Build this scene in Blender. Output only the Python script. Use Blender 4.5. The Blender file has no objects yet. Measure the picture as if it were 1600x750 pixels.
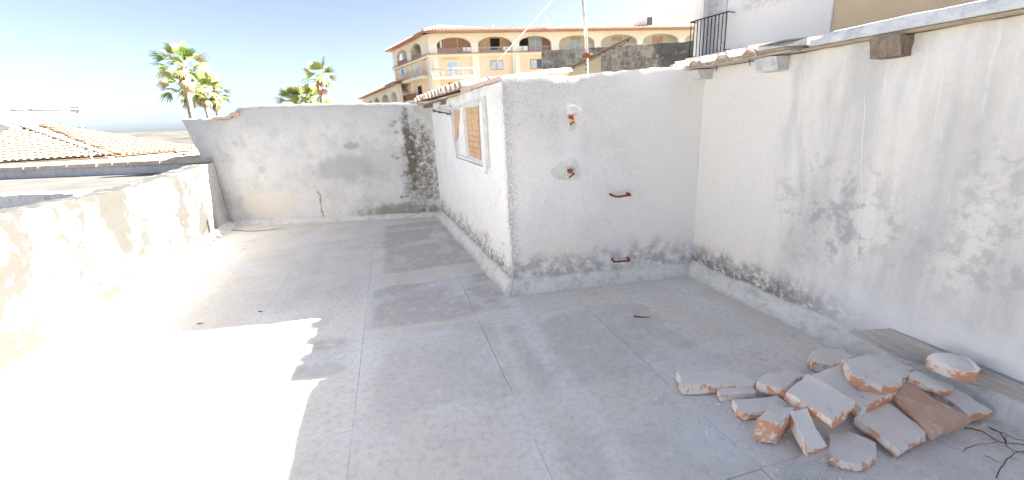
import bpy, bmesh, math, random
from mathutils import Vector, Matrix, noise as mnoise

S = bpy.context.scene
COL = S.collection
rad = math.radians
random.seed(7)

# ------------------------------------------------------------------ camera
CAM_H = 1.65
F_PX, PITCH, ROLL = 660.0, rad(16.0), rad(-3.3)
fw = Vector((0, math.cos(PITCH), -math.sin(PITCH)))
u0 = Vector((0, math.sin(PITCH), math.cos(PITCH)))
r0 = Vector((1, 0, 0))
rt = r0 * math.cos(ROLL) + u0 * math.sin(ROLL)
up = u0 * math.cos(ROLL) - r0 * math.sin(ROLL)
cam_data = bpy.data.cameras.new('camera')
cam_data.sensor_width = 36.0
cam_data.lens = F_PX / 1600 * 36
cam_data.clip_start = 0.05
cam_data.clip_end = 20000
cam = bpy.data.objects.new('camera', cam_data)
COL.objects.link(cam)
m4 = Matrix((rt, up, -fw)).transposed().to_4x4()
m4.translation = Vector((0, 0, CAM_H))
cam.matrix_world = m4
S.camera = cam

# ------------------------------------------------------------------ light
SUN_DIR = Vector((1.72, 0.29, 1.0)).normalized()
EL = math.asin(SUN_DIR.z)
AZ = math.atan2(SUN_DIR.x, SUN_DIR.y)
W = bpy.data.worlds.new('World')
S.world = W
W.use_nodes = True
wn = W.node_tree
bg = wn.nodes['Background']
sky = wn.nodes.new('ShaderNodeTexSky')
sky.sky_type = 'NISHITA'
sky.sun_disc = False
sky.sun_elevation = EL
sky.sun_rotation = AZ
sky.altitude = 0
sky.air_density = 0.5
sky.dust_density = 2.0
sky.ozone_density = 2.0
grey = wn.nodes.new('ShaderNodeRGBToBW')            # hazy, pale summer sky
pale = wn.nodes.new('ShaderNodeMix')
pale.data_type = 'RGBA'
pale.inputs['Factor'].default_value = 0.42
wn.links.new(sky.outputs[0], grey.inputs[0])
wn.links.new(sky.outputs[0], pale.inputs['A'])
wn.links.new(grey.outputs[0], pale.inputs['B'])
wn.links.new(pale.outputs['Result'], bg.inputs[0])
bg.inputs[1].default_value = 0.05
sun_data = bpy.data.lights.new('sun', 'SUN')
sun_data.energy = 5.0
sun_data.angle = rad(0.5)
sun_data.color = (1.0, 0.95, 0.88)
sun = bpy.data.objects.new('sun', sun_data)
sun.rotation_euler = SUN_DIR.to_track_quat('Z', 'Y').to_euler()
COL.objects.link(sun)
S.view_settings.view_transform = 'Standard'
S.view_settings.look = 'None'
S.view_settings.gamma = 1.0
S.view_settings.exposure = 3.15

# ------------------------------------------------------------------ layout helpers
def ray(u, v):
    return fw + rt * ((u - 800) / F_PX) - up * ((v - 375) / F_PX)

def onz(u, v, z=0.0):
    d = ray(u, v)
    return Vector((0, 0, CAM_H)) + d * ((z - CAM_H) / d.z)

def at(u, v, y):
    d = ray(u, v)
    return Vector((0, 0, CAM_H)) + d * (y / d.y)

def onplane(u, v, P, n):
    d = ray(u, v)
    o = Vector((0, 0, CAM_H))
    return o + d * ((Vector(P) - o).dot(n) / d.dot(n))

def nz(p, s=1.0, seed=0.0):
    return mnoise.noise(Vector((p[0] * s + seed, p[1] * s - seed, p[2] * s + seed * .37)))

def fbm(p, s=1.0, seed=0.0, o=3):
    a, t, k = 1.0, 0.0, s
    for i in range(o):
        t += a * nz(p, k, seed + i * 7.1)
        a *= .5
        k *= 2.1
    return t

# ------------------------------------------------------------------ object helpers
def link(name, bm_or_me, mats, parent=None, smooth=False, kind=None):
    if isinstance(bm_or_me, bmesh.types.BMesh):
        me = bpy.data.meshes.new(name)
        bm_or_me.to_mesh(me)
        bm_or_me.free()
    else:
        me = bm_or_me
    if not isinstance(mats, (list, tuple)):
        mats = [mats]
    if not me.materials:
        for m in mats:
            me.materials.append(m)
    if smooth:
        me.polygons.foreach_set('use_smooth', [True] * len(me.polygons))
    o = bpy.data.objects.new(name, me)
    COL.objects.link(o)
    if parent is not None:
        o.parent = parent
        o.matrix_parent_inverse = Matrix.Translation(-world_loc(parent))
    if kind:
        o['kind'] = kind
    return o

def world_loc(o):
    l = Vector(o.location)
    while o.parent:
        l = l + o.matrix_parent_inverse.translation + 0 * l
        o = o.parent
        l = l + Vector(o.location)
    return l

def thing(name, loc, label, cat, group=None):
    o = bpy.data.objects.new(name, None)
    o.empty_display_size = 0.1
    COL.objects.link(o)
    o.location = loc
    tag(o, label, cat, group)
    return o

def tag(o, label, cat, group=None):
    o['label'] = label
    o['category'] = cat
    if group:
        o['group'] = group
    return o

def faces_of(bm, vs, idx, mi=0):
    out = []
    for f in idx:
        try:
            fc = bm.faces.new([vs[i] for i in f])
            fc.material_index = mi
            out.append(fc)
        except ValueError:
            pass
    return out

def box(bm, c, sx, sy, sz, ax=None, mi=0):
    """box with half sizes along axes ax=(X,Y,Z)"""
    X, Y, Z = ax or (Vector((1, 0, 0)), Vector((0, 1, 0)), Vector((0, 0, 1)))
    c = Vector(c)
    vs = [bm.verts.new(c + X * sx * a + Y * sy * b + Z * sz * d) for a in (-1, 1) for b in (-1, 1) for d in (-1, 1)]
    faces_of(bm, vs, [(0, 1, 3, 2), (4, 6, 7, 5), (0, 4, 5, 1), (2, 3, 7, 6), (0, 2, 6, 4), (1, 5, 7, 3)], mi)
    return vs

def prism(bm, pts, off, mi=0):
    """closed prism: polygon pts swept by vector off"""
    off = Vector(off)
    a = [bm.verts.new(Vector(p)) for p in pts]
    b = [bm.verts.new(Vector(p) + off) for p in pts]
    n = len(pts)
    fs = [bm.faces.new(a), bm.faces.new(b[::-1])]
    for i in range(n):
        fs.append(bm.faces.new((a[i], b[i], b[(i + 1) % n], a[(i + 1) % n])))
    for f in fs:
        f.material_index = mi
    bmesh.ops.recalc_face_normals(bm, faces=fs)
    return fs

def tube(bm, pts, r, n=6, mi=0, cap=True):
    pts = [Vector(p) for p in pts]
    rs = r if isinstance(r, (list, tuple)) else [r] * len(pts)
    rings = []
    for i, p in enumerate(pts):
        t = (pts[min(i + 1, len(pts) - 1)] - pts[max(i - 1, 0)]).normalized()
        a = t.cross(Vector((0, 0, 1)))
        if a.length < .05:
            a = t.cross(Vector((1, 0, 0)))
        a.normalize()
        b = t.cross(a)
        rings.append([bm.verts.new(p + (a * math.cos(k * 2 * math.pi / n) + b * math.sin(k * 2 * math.pi / n)) * rs[i]) for k in range(n)])
    fs = []
    for i in range(len(pts) - 1):
        for k in range(n):
            fs.append(bm.faces.new((rings[i][k], rings[i][(k + 1) % n], rings[i + 1][(k + 1) % n], rings[i + 1][k])))
    if cap and n > 2:
        fs.append(bm.faces.new(rings[0][::-1]))
        fs.append(bm.faces.new(rings[-1]))
    for f in fs:
        f.material_index = mi
        f.smooth = True
    return fs

def NB():
    return bmesh.new()

# ------------------------------------------------------------------ material helpers
class NT:
    def __init__(s, name, k=1.0, g=1.0):
        s.k, s.g = k, g
        s.m = bpy.data.materials.new(name)
        s.m.use_nodes = True
        s.t = s.m.node_tree
        s.b = s.t.nodes['Principled BSDF']
        s._pos = None
    def tone(s, v):
        c = [s.k * k ** s.g for k in v]
        f = min(1.0, .83 / max(c)) if max(c) > 0 else 1.0
        return [k * f for k in c]
    def n(s, typ, **kw):
        x = s.t.nodes.new(typ)
        for k, v in kw.items():
            setattr(x, k, v)
        return x
    def l(s, a, b):
        s.t.links.new(a, b)
    def put(s, sock, v):
        if isinstance(v, bpy.types.NodeSocket):
            s.l(v, sock)
        elif isinstance(v, (tuple, list)) and len(v) == 3 and sock.type == 'RGBA':
            sock.default_value = (*s.tone(v), 1)
        else:
            sock.default_value = v
    def pos(s):
        if s._pos is None:
            s._pos = s.n('ShaderNodeNewGeometry').outputs['Position']
        return s._pos
    def obj(s):
        return s.n('ShaderNodeTexCoord').outputs['Object']
    def rnd(s):
        return s.n('ShaderNodeObjectInfo').outputs['Random']
    def normal(s):
        return s.n('ShaderNodeNewGeometry').outputs['Normal']
    def vmul(s, v, k):
        x = s.n('ShaderNodeVectorMath', operation='MULTIPLY')
        s.put(x.inputs[0], v)
        x.inputs[1].default_value = k
        return x.outputs[0]
    def dot(s, v, k):
        x = s.n('ShaderNodeVectorMath', operation='DOT_PRODUCT')
        s.put(x.inputs[0], v)
        x.inputs[1].default_value = k
        return x.outputs['Value']
    def noise(s, scale, detail=4, rough=.55, vec=None, dist=0.0):
        x = s.n('ShaderNodeTexNoise')
        x.inputs['Scale'].default_value = scale
        x.inputs['Detail'].default_value = detail
        x.inputs['Roughness'].default_value = rough
        x.inputs['Distortion'].default_value = dist
        s.l(vec if vec is not None else s.pos(), x.inputs['Vector'])
        return x.outputs['Fac']
    def vor(s, scale, vec=None, feature='F1'):
        x = s.n('ShaderNodeTexVoronoi', feature=feature)
        x.inputs['Scale'].default_value = scale
        s.l(vec if vec is not None else s.pos(), x.inputs['Vector'])
        return x.outputs['Distance']
    def step(s, v, a, b):
        x = s.n('ShaderNodeMapRange', interpolation_type='SMOOTHSTEP')
        s.put(x.inputs['Value'], v)
        x.inputs['From Min'].default_value = min(a, b)
        x.inputs['From Max'].default_value = max(a, b)
        x.inputs['To Min'].default_value = 0 if a < b else 1
        x.inputs['To Max'].default_value = 1 if a < b else 0
        return x.outputs[0]
    def math(s, op, a, b=0.0, clamp=False):
        x = s.n('ShaderNodeMath', operation=op, use_clamp=clamp)
        s.put(x.inputs[0], a)
        s.put(x.inputs[1], b)
        return x.outputs[0]
    def mul(s, *a):
        r = a[0]
        for k in a[1:]:
            r = s.math('MULTIPLY', r, k)
        return r
    def add(s, a, b): return s.math('ADD', a, b)
    def sub(s, a, b): return s.math('SUBTRACT', a, b)
    def mx(s, *a):
        r = a[0]
        for k in a[1:]:
            r = s.math('MAXIMUM', r, k)
        return r
    def absd(s, v, c): return s.math('ABSOLUTE', s.sub(v, c))
    def mix(s, f, a, b):
        x = s.n('ShaderNodeMix', data_type='RGBA')
        s.put(x.inputs['Factor'], f)
        s.put(x.inputs['A'], a)
        s.put(x.inputs['B'], b)
        return x.outputs['Result']
    def blob(s, a, b, ca, cb, ra, rb, warp=None, k=.35, soft=.5):
        da = s.mul(s.sub(a, ca), 1 / ra)
        db = s.mul(s.sub(b, cb), 1 / rb)
        d = s.math('SQRT', s.add(s.mul(da, da), s.mul(db, db)))
        if warp is not None:
            d = s.add(d, s.mul(s.sub(warp, .5), k * 4))
        return s.step(d, 1.0, 1.0 - soft)
    def bump(s, h, strength=.4, dist=.01):
        x = s.n('ShaderNodeBump')
        x.inputs['Strength'].default_value = strength
        x.inputs['Distance'].default_value = dist
        s.l(h, x.inputs['Height'])
        s.l(x.outputs[0], s.b.inputs['Normal'])
    def done(s, col, rough=.9, metal=0.0, spec=.25):
        s.put(s.b.inputs['Base Color'], col)
        s.put(s.b.inputs['Roughness'], rough)
        s.b.inputs['Metallic'].default_value = metal
        s.b.inputs['Specular IOR Level'].default_value = spec
        return s.m

def simple(name, col, var=.12, scale=3.0, rough=.8, metal=0.0, bump=.15, bscale=40, obj=False):
    t = NT(name)
    v = t.obj() if obj else t.pos()
    n1 = t.noise(scale, 4, .6, v)
    dark = tuple(c * (1 - var * 1.6) for c in col)
    lite = tuple(min(1, c * (1 + var)) for c in col)
    c = t.mix(t.step(n1, .3, .7), dark, lite)
    if bump:
        t.bump(t.noise(bscale, 3, .6, v), bump, .01)
    return t.done(c, rough, metal)

# key ground plan (metres; camera above the origin, z = terrace level)
A = Vector((-.01, 3.90, 0))      # near left corner of shed
B = Vector((1.867, 4.142, 0))    # shed front meets the tall wall
F = Vector((-1.262, 7.652, 0))   # shed side meets the far wall
L = Vector((-5.333, 7.888, 0))   # parapet meets the far wall
dR = Vector((.4434, -1.505, 0)).normalized()   # along tall wall towards the camera
dF = (B - A).normalized()
dS = (A - F).normalized()
dW = (F - L).normalized()
dP = Vector((1.507, -4.857, 0)).normalized()   # along parapet towards the camera
Z = Vector((0, 0, 1))
nP = Vector((-dP.y, dP.x, 0)).normalized()      # inner face of the parapet

# ------------------------------------------------------------------ plaster materials
def plaster_base(t, base, cream, grey, sc=1.0, fk=1.0):
    big = t.noise(.9 * sc, 5, .6)
    mid = t.noise(3.2 * sc, 6, .62)
    fine = t.noise(28, 5, .7)
    grit = t.noise(120, 3, .7)
    c = t.mix(t.step(big, .35, .65), base, cream)
    c = t.mix(t.mul(t.step(mid, .45, .66), .75), c, grey)
    c = t.mix(t.mul(t.step(fine, .50, .68), .5 * fk), c, tuple(k * .66 for k in base))
    c = t.mix(t.mul(t.step(grit, .54, .68), .4 * fk), c, tuple(k * .55 for k in base))
    t.big, t.mid, t.fine, t.grit = big, mid, fine, grit
    h = t.add(t.add(t.mul(mid, .9), t.mul(fine, .45)), t.mul(grit, .2))
    t.bump(h, .55, .02)
    return c

def m_box_front():
    t = NT('plaster_grey_speckled', 1.38, .88)
    c = plaster_base(t, (.57, .56, .54), (.60, .57, .525), (.51, .50, .485), 1.0, .6)
    s = t.dot(t.sub_v(A), tuple(dF)) if False else t.dot(t.pos(), tuple(dF))
    s0 = A.dot(dF)
    z = t.dot(t.pos(), (0, 0, 1))
    s = t.sub(s, s0)
    # dark pitting over the upper left, fading right
    pits = t.step(t.noise(75, 4, .75), .54, .66)
    area = t.mul(t.step(t.add(z, t.mul(t.mid, .5)), 1.2, 2.25), t.step(t.add(s, t.mul(t.big, .8)), 2.0, .7))
    c = t.mix(t.mul(area, .75), c, (.32, .315, .31))
    c = t.mix(t.mul(pits, t.mx(t.mul(area, .85), .22)), c, (.14, .138, .135))
    # pale clean part towards the right
    c = t.mix(t.mul(t.step(t.add(s, t.mul(t.mid, .3)), 1.15, 1.65), .8), c, (.64, .62, .585))
    # beige low patch
    c = t.mix(t.mul(t.blob(s, z, .5, .36, .45, .16, t.mid, .3), .5), c, (.60, .53, .44))
    # damp mould band above skirting
    lowz = t.add(z, t.mul(t.sub(t.mid, .5), .5))
    band = t.mul(t.step(lowz, .5, .2), t.step(t.noise(9, 5, .7), .36, .62))
    c = t.mix(t.mul(band, .62), c, (.20, .195, .19))
    c = t.mix(t.mul(band, t.step(t.noise(90, 3, .7), .48, .6), .6), c, (.08, .08, .08))
    # weathered arris at the left corner
    edge = t.mul(t.step(t.add(s, t.mul(t.sub(t.mid, .5), .1)), .13, .0), t.step(t.noise(40, 4, .7), .36, .6))
    c = t.mix(t.mul(edge, .7), c, (.24, .235, .23))
    # soft lime run under the bolts
    run = t.mul(t.step(t.absd(s, .62), .14, .03), t.step(z, .5, 1.0), t.step(z, 1.9, 1.5))
    c = t.mix(t.mul(run, .45), c, (.66, .655, .64))
    return t.done(c, .95)

def m_box_side():
    t = NT('plaster_limewashed', 1.2, .92)
    c = plaster_base(t, (.64, .63, .61), (.67, .65, .61), (.58, .58, .575))
    z = t.dot(t.pos(), (0, 0, 1))
    lowz = t.add(z, t.mul(t.sub(t.noise(5, 5, .7), .5), .75))
    c = t.mix(t.mul(t.step(lowz, .42, .12), t.step(t.noise(22, 5, .75), .38, .58)), c, (.15, .14, .13))
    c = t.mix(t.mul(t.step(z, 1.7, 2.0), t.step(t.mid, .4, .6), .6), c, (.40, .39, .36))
    edge = t.mul(t.step(t.sub(A.dot(dS) , t.dot(t.pos(), tuple(dS))), .12, .0), t.step(t.noise(40, 4, .7), .4, .6))
    c = t.mix(t.mul(edge, .6), c, (.26, .25, .24))
    return t.done(c, .95)

def m_far():
    t = NT('plaster_old_patched', 1.14, .92)
    c = plaster_base(t, (.50, .495, .485), (.56, .545, .51), (.42, .42, .415))
    s = t.sub(t.dot(t.pos(), tuple(dW)), L.dot(dW))
    z = t.dot(t.pos(), (0, 0, 1))
    wp = t.noise(4, 5, .65)
    c = t.mix(t.mul(t.step(t.add(z, t.mul(wp, .6)), 1.9, 2.3), .5), c, (.38, .38, .38))
    c = t.mix(t.mul(t.blob(s, z, 2.35, .95, .75, .28, wp, .35), .6), c, (.30, .295, .285))
    c = t.mix(t.mul(t.blob(s, z, 3.0, 1.05, .9, .5, wp, .5), .35), c, (.34, .335, .32))
    c = t.mix(t.mul(t.blob(s, z, 2.6, 1.34, .17, .07, wp, .5), .7), c, (.26, .26, .25))
    c = t.mix(t.mul(t.blob(s, z, .85, 1.02, .1, .09, wp, .4), .5), c, (.32, .32, .31))
    c = t.mix(t.mul(t.blob(s, z, .45, 1.5, .09, .07, wp, .4), .5), c, (.34, .34, .33))
    c = t.mix(t.mul(t.blob(s, z, .95, .36, .75, .25, wp, .3, .25), .6), c, (.58, .53, .45))
    c = t.mix(t.mul(t.blob(s, z, 1.62, .3, .28, .26, wp, .3, .2), .8), c, (.52, .525, .53))
    cw = t.add(t.sub(s, 1.83), t.mul(t.sub(t.noise(4, 5, .65), .5), .26))
    crack = t.mul(t.step(t.math('ABSOLUTE', cw), .03, .004), t.step(z, .02, .08), t.step(z, .62, .5))
    c = t.mix(t.mul(crack, .85), c, (.17, .16, .14))
    # damp, lichen dark corner beside the shed
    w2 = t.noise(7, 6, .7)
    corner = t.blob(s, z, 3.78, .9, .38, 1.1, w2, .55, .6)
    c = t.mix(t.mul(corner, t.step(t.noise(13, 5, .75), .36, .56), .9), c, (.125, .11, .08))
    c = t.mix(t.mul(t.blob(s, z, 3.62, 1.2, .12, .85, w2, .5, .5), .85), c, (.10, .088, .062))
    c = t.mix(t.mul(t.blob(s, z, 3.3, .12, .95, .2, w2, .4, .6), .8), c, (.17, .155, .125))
    c = t.mix(t.mul(t.step(t.noise(60, 4, .75), .58, .68), .5), c, (.22, .21, .2))
    return t.done(c, .96)

def m_right():
    t = NT('plaster_rain_streaked', 1.38, .88)
    c = plaster_base(t, (.59, .565, .525), (.63, .585, .525), (.55, .53, .50), 1.0, .45)
    s = t.sub(t.dot(t.pos(), tuple(dR)), B.dot(dR))      # 0 at the shed, grows towards the camera
    z = t.dot(t.pos(), (0, 0, 1))
    sz = t.vmul(t.pos(), (1, 1, .22))
    streak = t.noise(4.5, 5, .6, sz)
    streak2 = t.noise(13, 4, .6, t.vmul(t.pos(), (1, 1, .1)))
    right = t.step(t.add(s, t.mul(t.sub(streak, .5), .9)), .75, 1.15)
    c = t.mix(t.mul(right, t.step(streak, .32, .66), .85), c, (.37, .36, .342))
    c = t.mix(t.mul(right, t.step(streak2, .5, .68), .35), c, (.46, .43, .38))
    blotch = t.mul(t.step(t.noise(7, 6, .72), .47, .6), t.blob(s, z, 1.35, .85, .55, .55, t.mid, .4, .7))
    c = t.mix(t.mul(blotch, .7), c, (.23, .226, .218))
    blotch2 = t.mul(t.step(t.noise(9, 6, .72), .46, .58), t.blob(s, z, 2.15, .9, .4, .7, t.mid, .4, .7))
    c = t.mix(t.mul(blotch2, .55), c, (.28, .275, .265))
    flake = t.mul(right, t.step(t.noise(38, 5, .75), .54, .66), t.step(t.noise(3.2, 3, .6), .48, .6))
    c = t.mix(t.mul(flake, .5), c, (.70, .70, .70))
    # whitish wash low down
    wash = t.mul(t.step(t.add(z, t.mul(t.sub(t.mid, .5), .7)), .62, .25), t.step(s, .9, 1.6))
    c = t.mix(t.mul(wash, .65), c, (.60, .605, .62))
    # mould band low near the corner
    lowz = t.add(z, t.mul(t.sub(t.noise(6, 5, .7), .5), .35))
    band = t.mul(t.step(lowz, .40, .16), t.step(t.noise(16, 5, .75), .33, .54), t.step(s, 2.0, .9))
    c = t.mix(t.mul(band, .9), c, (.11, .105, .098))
    # pale drips of limewash
    wob = t.add(t.mul(t.sub(t.noise(2.5, 2, .5), .5), .06), t.mul(t.sub(t.noise(22, 3, .6), .5), .012))
    for s0, z0, z1, lean, w, op in ((1.50, .42, 1.66, .055, .005, .9), (.99, 1.55, 1.92, .0, .005, .5), (1.56, 1.6, 1.95, .02, .012, .4),
                                (1.68, 1.48, 1.9, -.02, .005, .5), (1.30, 1.6, 1.95, .02, .012, .4), (1.85, 1.4, 1.95, .03, .008, .5), (2.05, 1.5, 1.95, .03, .012, .45), (1.78, 1.62, 1.96, .0, .012, .4)):
        cen = t.add(s, t.add(wob, t.mul(t.sub(z, 1.0), lean * 2)))
        dmk = t.mul(t.step(t.absd(cen, s0), w * .95, w * .2), t.step(z, z0, z0 + .25 * (z1 - z0)), t.step(z, z1 + .06, z1 - .05))
        c = t.mix(t.mul(dmk, t.step(t.noise(40, 3, .6), .25, .5), op), c, (.74, .735, .725))
    return t.done(c, .95)

def m_parapet():
    t = NT('plaster_parapet', .88, 1.05)
    c = plaster_base(t, (.62, .61, .59), (.64, .615, .57), (.52, .515, .50))
    sunlit_grime = (.078, .074, .066)
    face = t.mul(t.step(t.dot(t.normal(), tuple(nP)), .3, .7), t.step(t.sub(t.dot(t.pos(), tuple(dP)), L.dot(dP)), .45, 1.0))  # real stains, darkened for the sunlit face and left off its shaded end
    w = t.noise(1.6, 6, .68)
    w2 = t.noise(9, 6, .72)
    c = t.mix(t.mul(t.step(t.add(w, t.mul(t.sub(w2, .5), .40)), .41, .52), face), c, sunlit_grime)
    c = t.mix(t.mul(t.step(w2, .53, .64), face), c, sunlit_grime)
    wob = t.noise(2.1, 5, .65)
    c = t.mix(t.mul(t.step(t.absd(wob, .5), .007, .002), t.step(t.noise(.8, 2), .48, .58), .95), c, (.06, .055, .05))
    # top darkened so full sun keeps its edge, dirt line at the foot
    topm = t.step(t.dot(t.normal(), (0, 0, 1)), .5, .8)
    c = t.mix(t.mul(topm, t.step(t.noise(6, 5, .7), .22, .5), .95), c, (.075, .073, .068))
    z = t.dot(t.pos(), (0, 0, 1))
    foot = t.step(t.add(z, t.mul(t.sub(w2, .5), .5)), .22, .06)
    c = t.mix(t.mul(foot, face, t.step(w2, .40, .54)), c, sunlit_grime)
    return t.done(c, .95)

def m_floor():
    t = NT('cement_screed', 1.34, .82)
    th = rad(15)
    us = t.dot(t.pos(), (math.cos(th), math.sin(th), 0))
    vs = t.dot(t.pos(), (-math.sin(th), math.cos(th), 0))
    big = t.noise(.8, 5, .6)
    mid = t.noise(3, 6, .65)
    fine = t.noise(24, 6, .72)
    grit = t.noise(140, 3, .75)
    rnd = t.rnd()
    c = t.mix(t.step(big, .35, .65), (.60, .545, .465), (.66, .605, .525))
    c = t.mix(t.mul(t.step(rnd, .15, .95), .55), c, (.47, .435, .38))
    c = t.mix(t.mul(t.step(mid, .46, .66), .5), c, (.40, .385, .36))
    # old screed repairs, roughly rectangular and darker
    e1 = t.mul(t.sub(t.noise(2.6, 6, .7), .5), .35)
    e2 = t.mul(t.sub(t.noise(2.9, 6, .7), .5), .35)
    uw, vw = t.add(us, e1), t.add(vs, e2)
    for ua, ub, va, vb, op, cc in ((-.38, .86, 3.42, 4.40, .75, (.30, .285, .265)), (-1.02, -.48, 2.82, 3.42, .75, (.31, .30, .285)),
                                   (-.27, .98, 4.85, 7.4, .75, (.30, .275, .25)), (.68, 1.95, 2.10, 3.12, .62, (.36, .335, .31)),
                                   (-.30, .60, 2.22, 3.30, .55, (.36, .35, .335)), (-2.1, -1.0, 4.35, 6.3, .35, (.38, .365, .345)),
                                   (.62, 2.4, .6, 1.7, .5, (.38, .37, .36)), (-1.45, -.98, .9, 3.0, 1.0, (.085, .075, .060))):  # last patch painted extra dark, trimmed to the sunlit floor to offset glare
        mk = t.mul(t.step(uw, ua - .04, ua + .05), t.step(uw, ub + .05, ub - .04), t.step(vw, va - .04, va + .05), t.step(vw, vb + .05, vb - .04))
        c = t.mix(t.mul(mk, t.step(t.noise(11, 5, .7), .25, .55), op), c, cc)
    # lime bloom along the old joints, uneven in width
    for d in (us, vs):
        off = .54 if d is us else 2.21
        ph = t.math('PINGPONG', t.sub(d, off - 95), .475)
        wdt = t.add(ph, t.mul(t.sub(t.noise(1.7, 5, .6), .5), .55))
        c = t.mix(t.mul(t.step(wdt, .16, .04), t.step(t.noise(.9, 3, .5), .42, .6), .6), c, (.55, .545, .53))
    dust = t.mul(t.step(t.noise(1.3, 6, .65), .5, .66), .55)
    c = t.mix(dust, c, (.62, .61, .59))
    X = t.dot(t.pos(), (1, 0, 0)); Y = t.dot(t.pos(), (0, 1, 0))
    # plaster dust fallen around the broken bricks
    pile = t.blob(X, Y, 1.55, 1.85, 1.25, .75, mid, .3, .8)
    c = t.mix(t.mul(pile, t.step(fine, .32, .56), .75), c, (.66, .655, .64))
    c = t.mix(t.mul(t.step(t.noise(60, 2, .5), .66, .72), t.step(pile, .05, .6)), c, (.68, .68, .67))
    # long soft trail of lime from the corner of the shed
    tr = t.add(t.sub(us, .90), t.mul(t.sub(t.noise(2.2, 5, .65), .5), .22))
    c = t.mix(t.mul(t.step(t.math('ABSOLUTE', tr), .13, .03), t.step(vs, 4.3, 3.9), t.step(t.noise(5, 4), .3, .55), .8), c, (.72, .70, .66))
    c = t.mix(t.mul(t.step(fine, .46, .66), .42), c, (.29, .28, .262))
    c = t.mix(t.mul(t.step(grit, .52, .66), .42), c, (.19, .183, .172))
    c = t.mix(t.mul(t.step(t.noise(95, 3, .6), .62, .7), .3), c, (.62, .62, .61))
    t.bump(t.add(t.mul(fine, .7), t.mul(grit, .4)), .45, .008)
    return t.done(c, .9)

M = {}
M['front'] = m_box_front()
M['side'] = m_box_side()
M['far'] = m_far()
M['right'] = m_right()
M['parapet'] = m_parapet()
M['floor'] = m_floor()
M['joint'] = simple('joint_mortar', (.66, .63, .58), .2, 8)

def m_screed(name, base):
    t = NT(name, 1.22, .82)
    c = plaster_base(t, base, tuple(k * 1.05 for k in base), tuple(k * .82 for k in base), 2)
    c = t.mix(t.mul(t.step(t.noise(9, 5, .7), .5, .66), .6), c, tuple(k * .55 for k in base))
    return t.done(c, .92)
M['skirt'] = m_screed('cement_skirting', (.54, .52, .48))
M['coping'] = m_screed('cement_coping', (.52, .53, .545))
M['patch'] = m_screed('fresh_cement', (.60, .60, .59))
M['concrete'] = m_screed('concrete_grey', (.46, .46, .45))
M['rubble'] = m_screed('rubble_stone', (.30, .285, .25))

def m_terracotta(name, a, b, lime=.35, obj=False):
    t = NT(name)
    v = t.obj() if obj else t.pos()
    n1 = t.noise(6, 5, .6, v)
    c = t.mix(t.step(n1, .35, .65), a, b)
    c = t.mix(t.mul(t.rnd(), .25), c, tuple(k * .75 for k in a))
    c = t.mix(t.mul(t.step(t.noise(17, 6, .7, v), .5, .64), lime), c, (.62, .60, .57))
    t.bump(t.noise(60, 4, .7, v), .4, .006)
    return t.done(c, .9)
M['tile'] = m_terracotta('terracotta_tile', (.60, .44, .37), (.64, .51, .45), .4)
M['tile_pale'] = m_terracotta('pale_clay_tile', (.20, .148, .10), (.25, .195, .138), .1)
M['tile_far'] = m_terracotta('clay_tile_rosy', (.56, .35, .26), (.62, .45, .36), .15)
M['felt'] = simple('grey_roof_felt', (.115, .112, .105), .12, 1.5, .9, 0, .3, 15)
M['captile'] = m_terracotta('cap_tile_clay', (.52, .40, .30), (.60, .49, .39), .2)
M['infill'] = m_terracotta('hollow_brick_infill', (.58, .36, .20), (.63, .42, .26), .12)

def m_brick():
    t = NT('brick_with_mortar', 1.18, .85)
    v = t.obj()
    nrm = t.normal()
    zz = t.dot(nrm, (0, 0, 1))
    n1 = t.noise(11, 5, .6, v)
    n2 = t.noise(24, 6, .7, v)
    red = t.mix(t.step(n1, .35, .65), (.56, .25, .13), (.62, .35, .22))
    red = t.mix(t.mul(t.step(t.noise(50, 4, .7, v), .5, .7), .5), red, (.34, .13, .08))
    mort = t.mix(t.step(n2, .35, .65), (.70, .66, .60), (.77, .74, .685))
    mort = t.mix(t.mul(t.step(t.noise(90, 3, .7, v), .55, .7), .4), mort, (.34, .335, .32))
    sel = t.add(t.add(t.mul(zz, .26), t.mul(t.sub(n1, .5), 1.2)), t.mul(t.sub(n2, .5), .9))
    sel = t.add(sel, t.mul(t.sub(t.rnd(), .5), .16))
    sel = t.add(sel, .055)
    c = t.mix(t.mul(t.step(sel, -.03, .08), .94), red, mort)
    t.bump(t.add(t.mul(n2, .8), t.mul(t.noise(80, 3, .7, v), .3)), .6, .012)
    return t.done(c, .95)
M['brick'] = m_brick()
def m_brick_face():
    t = NT('brick_bare_face', 1.15, .85)
    v = t.obj()
    n1 = t.noise(7, 5, .6, v)
    c = t.mix(t.step(n1, .35, .65), (.47, .27, .18), (.53, .35, .26))
    c = t.mix(t.mul(t.step(t.noise(15, 6, .7, v), .53, .68), .7), c, (.60, .57, .53))
    t.bump(t.noise(50, 4, .7, v), .5, .008)
    return t.done(c, .92)
M['brick_face'] = m_brick_face()

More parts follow.
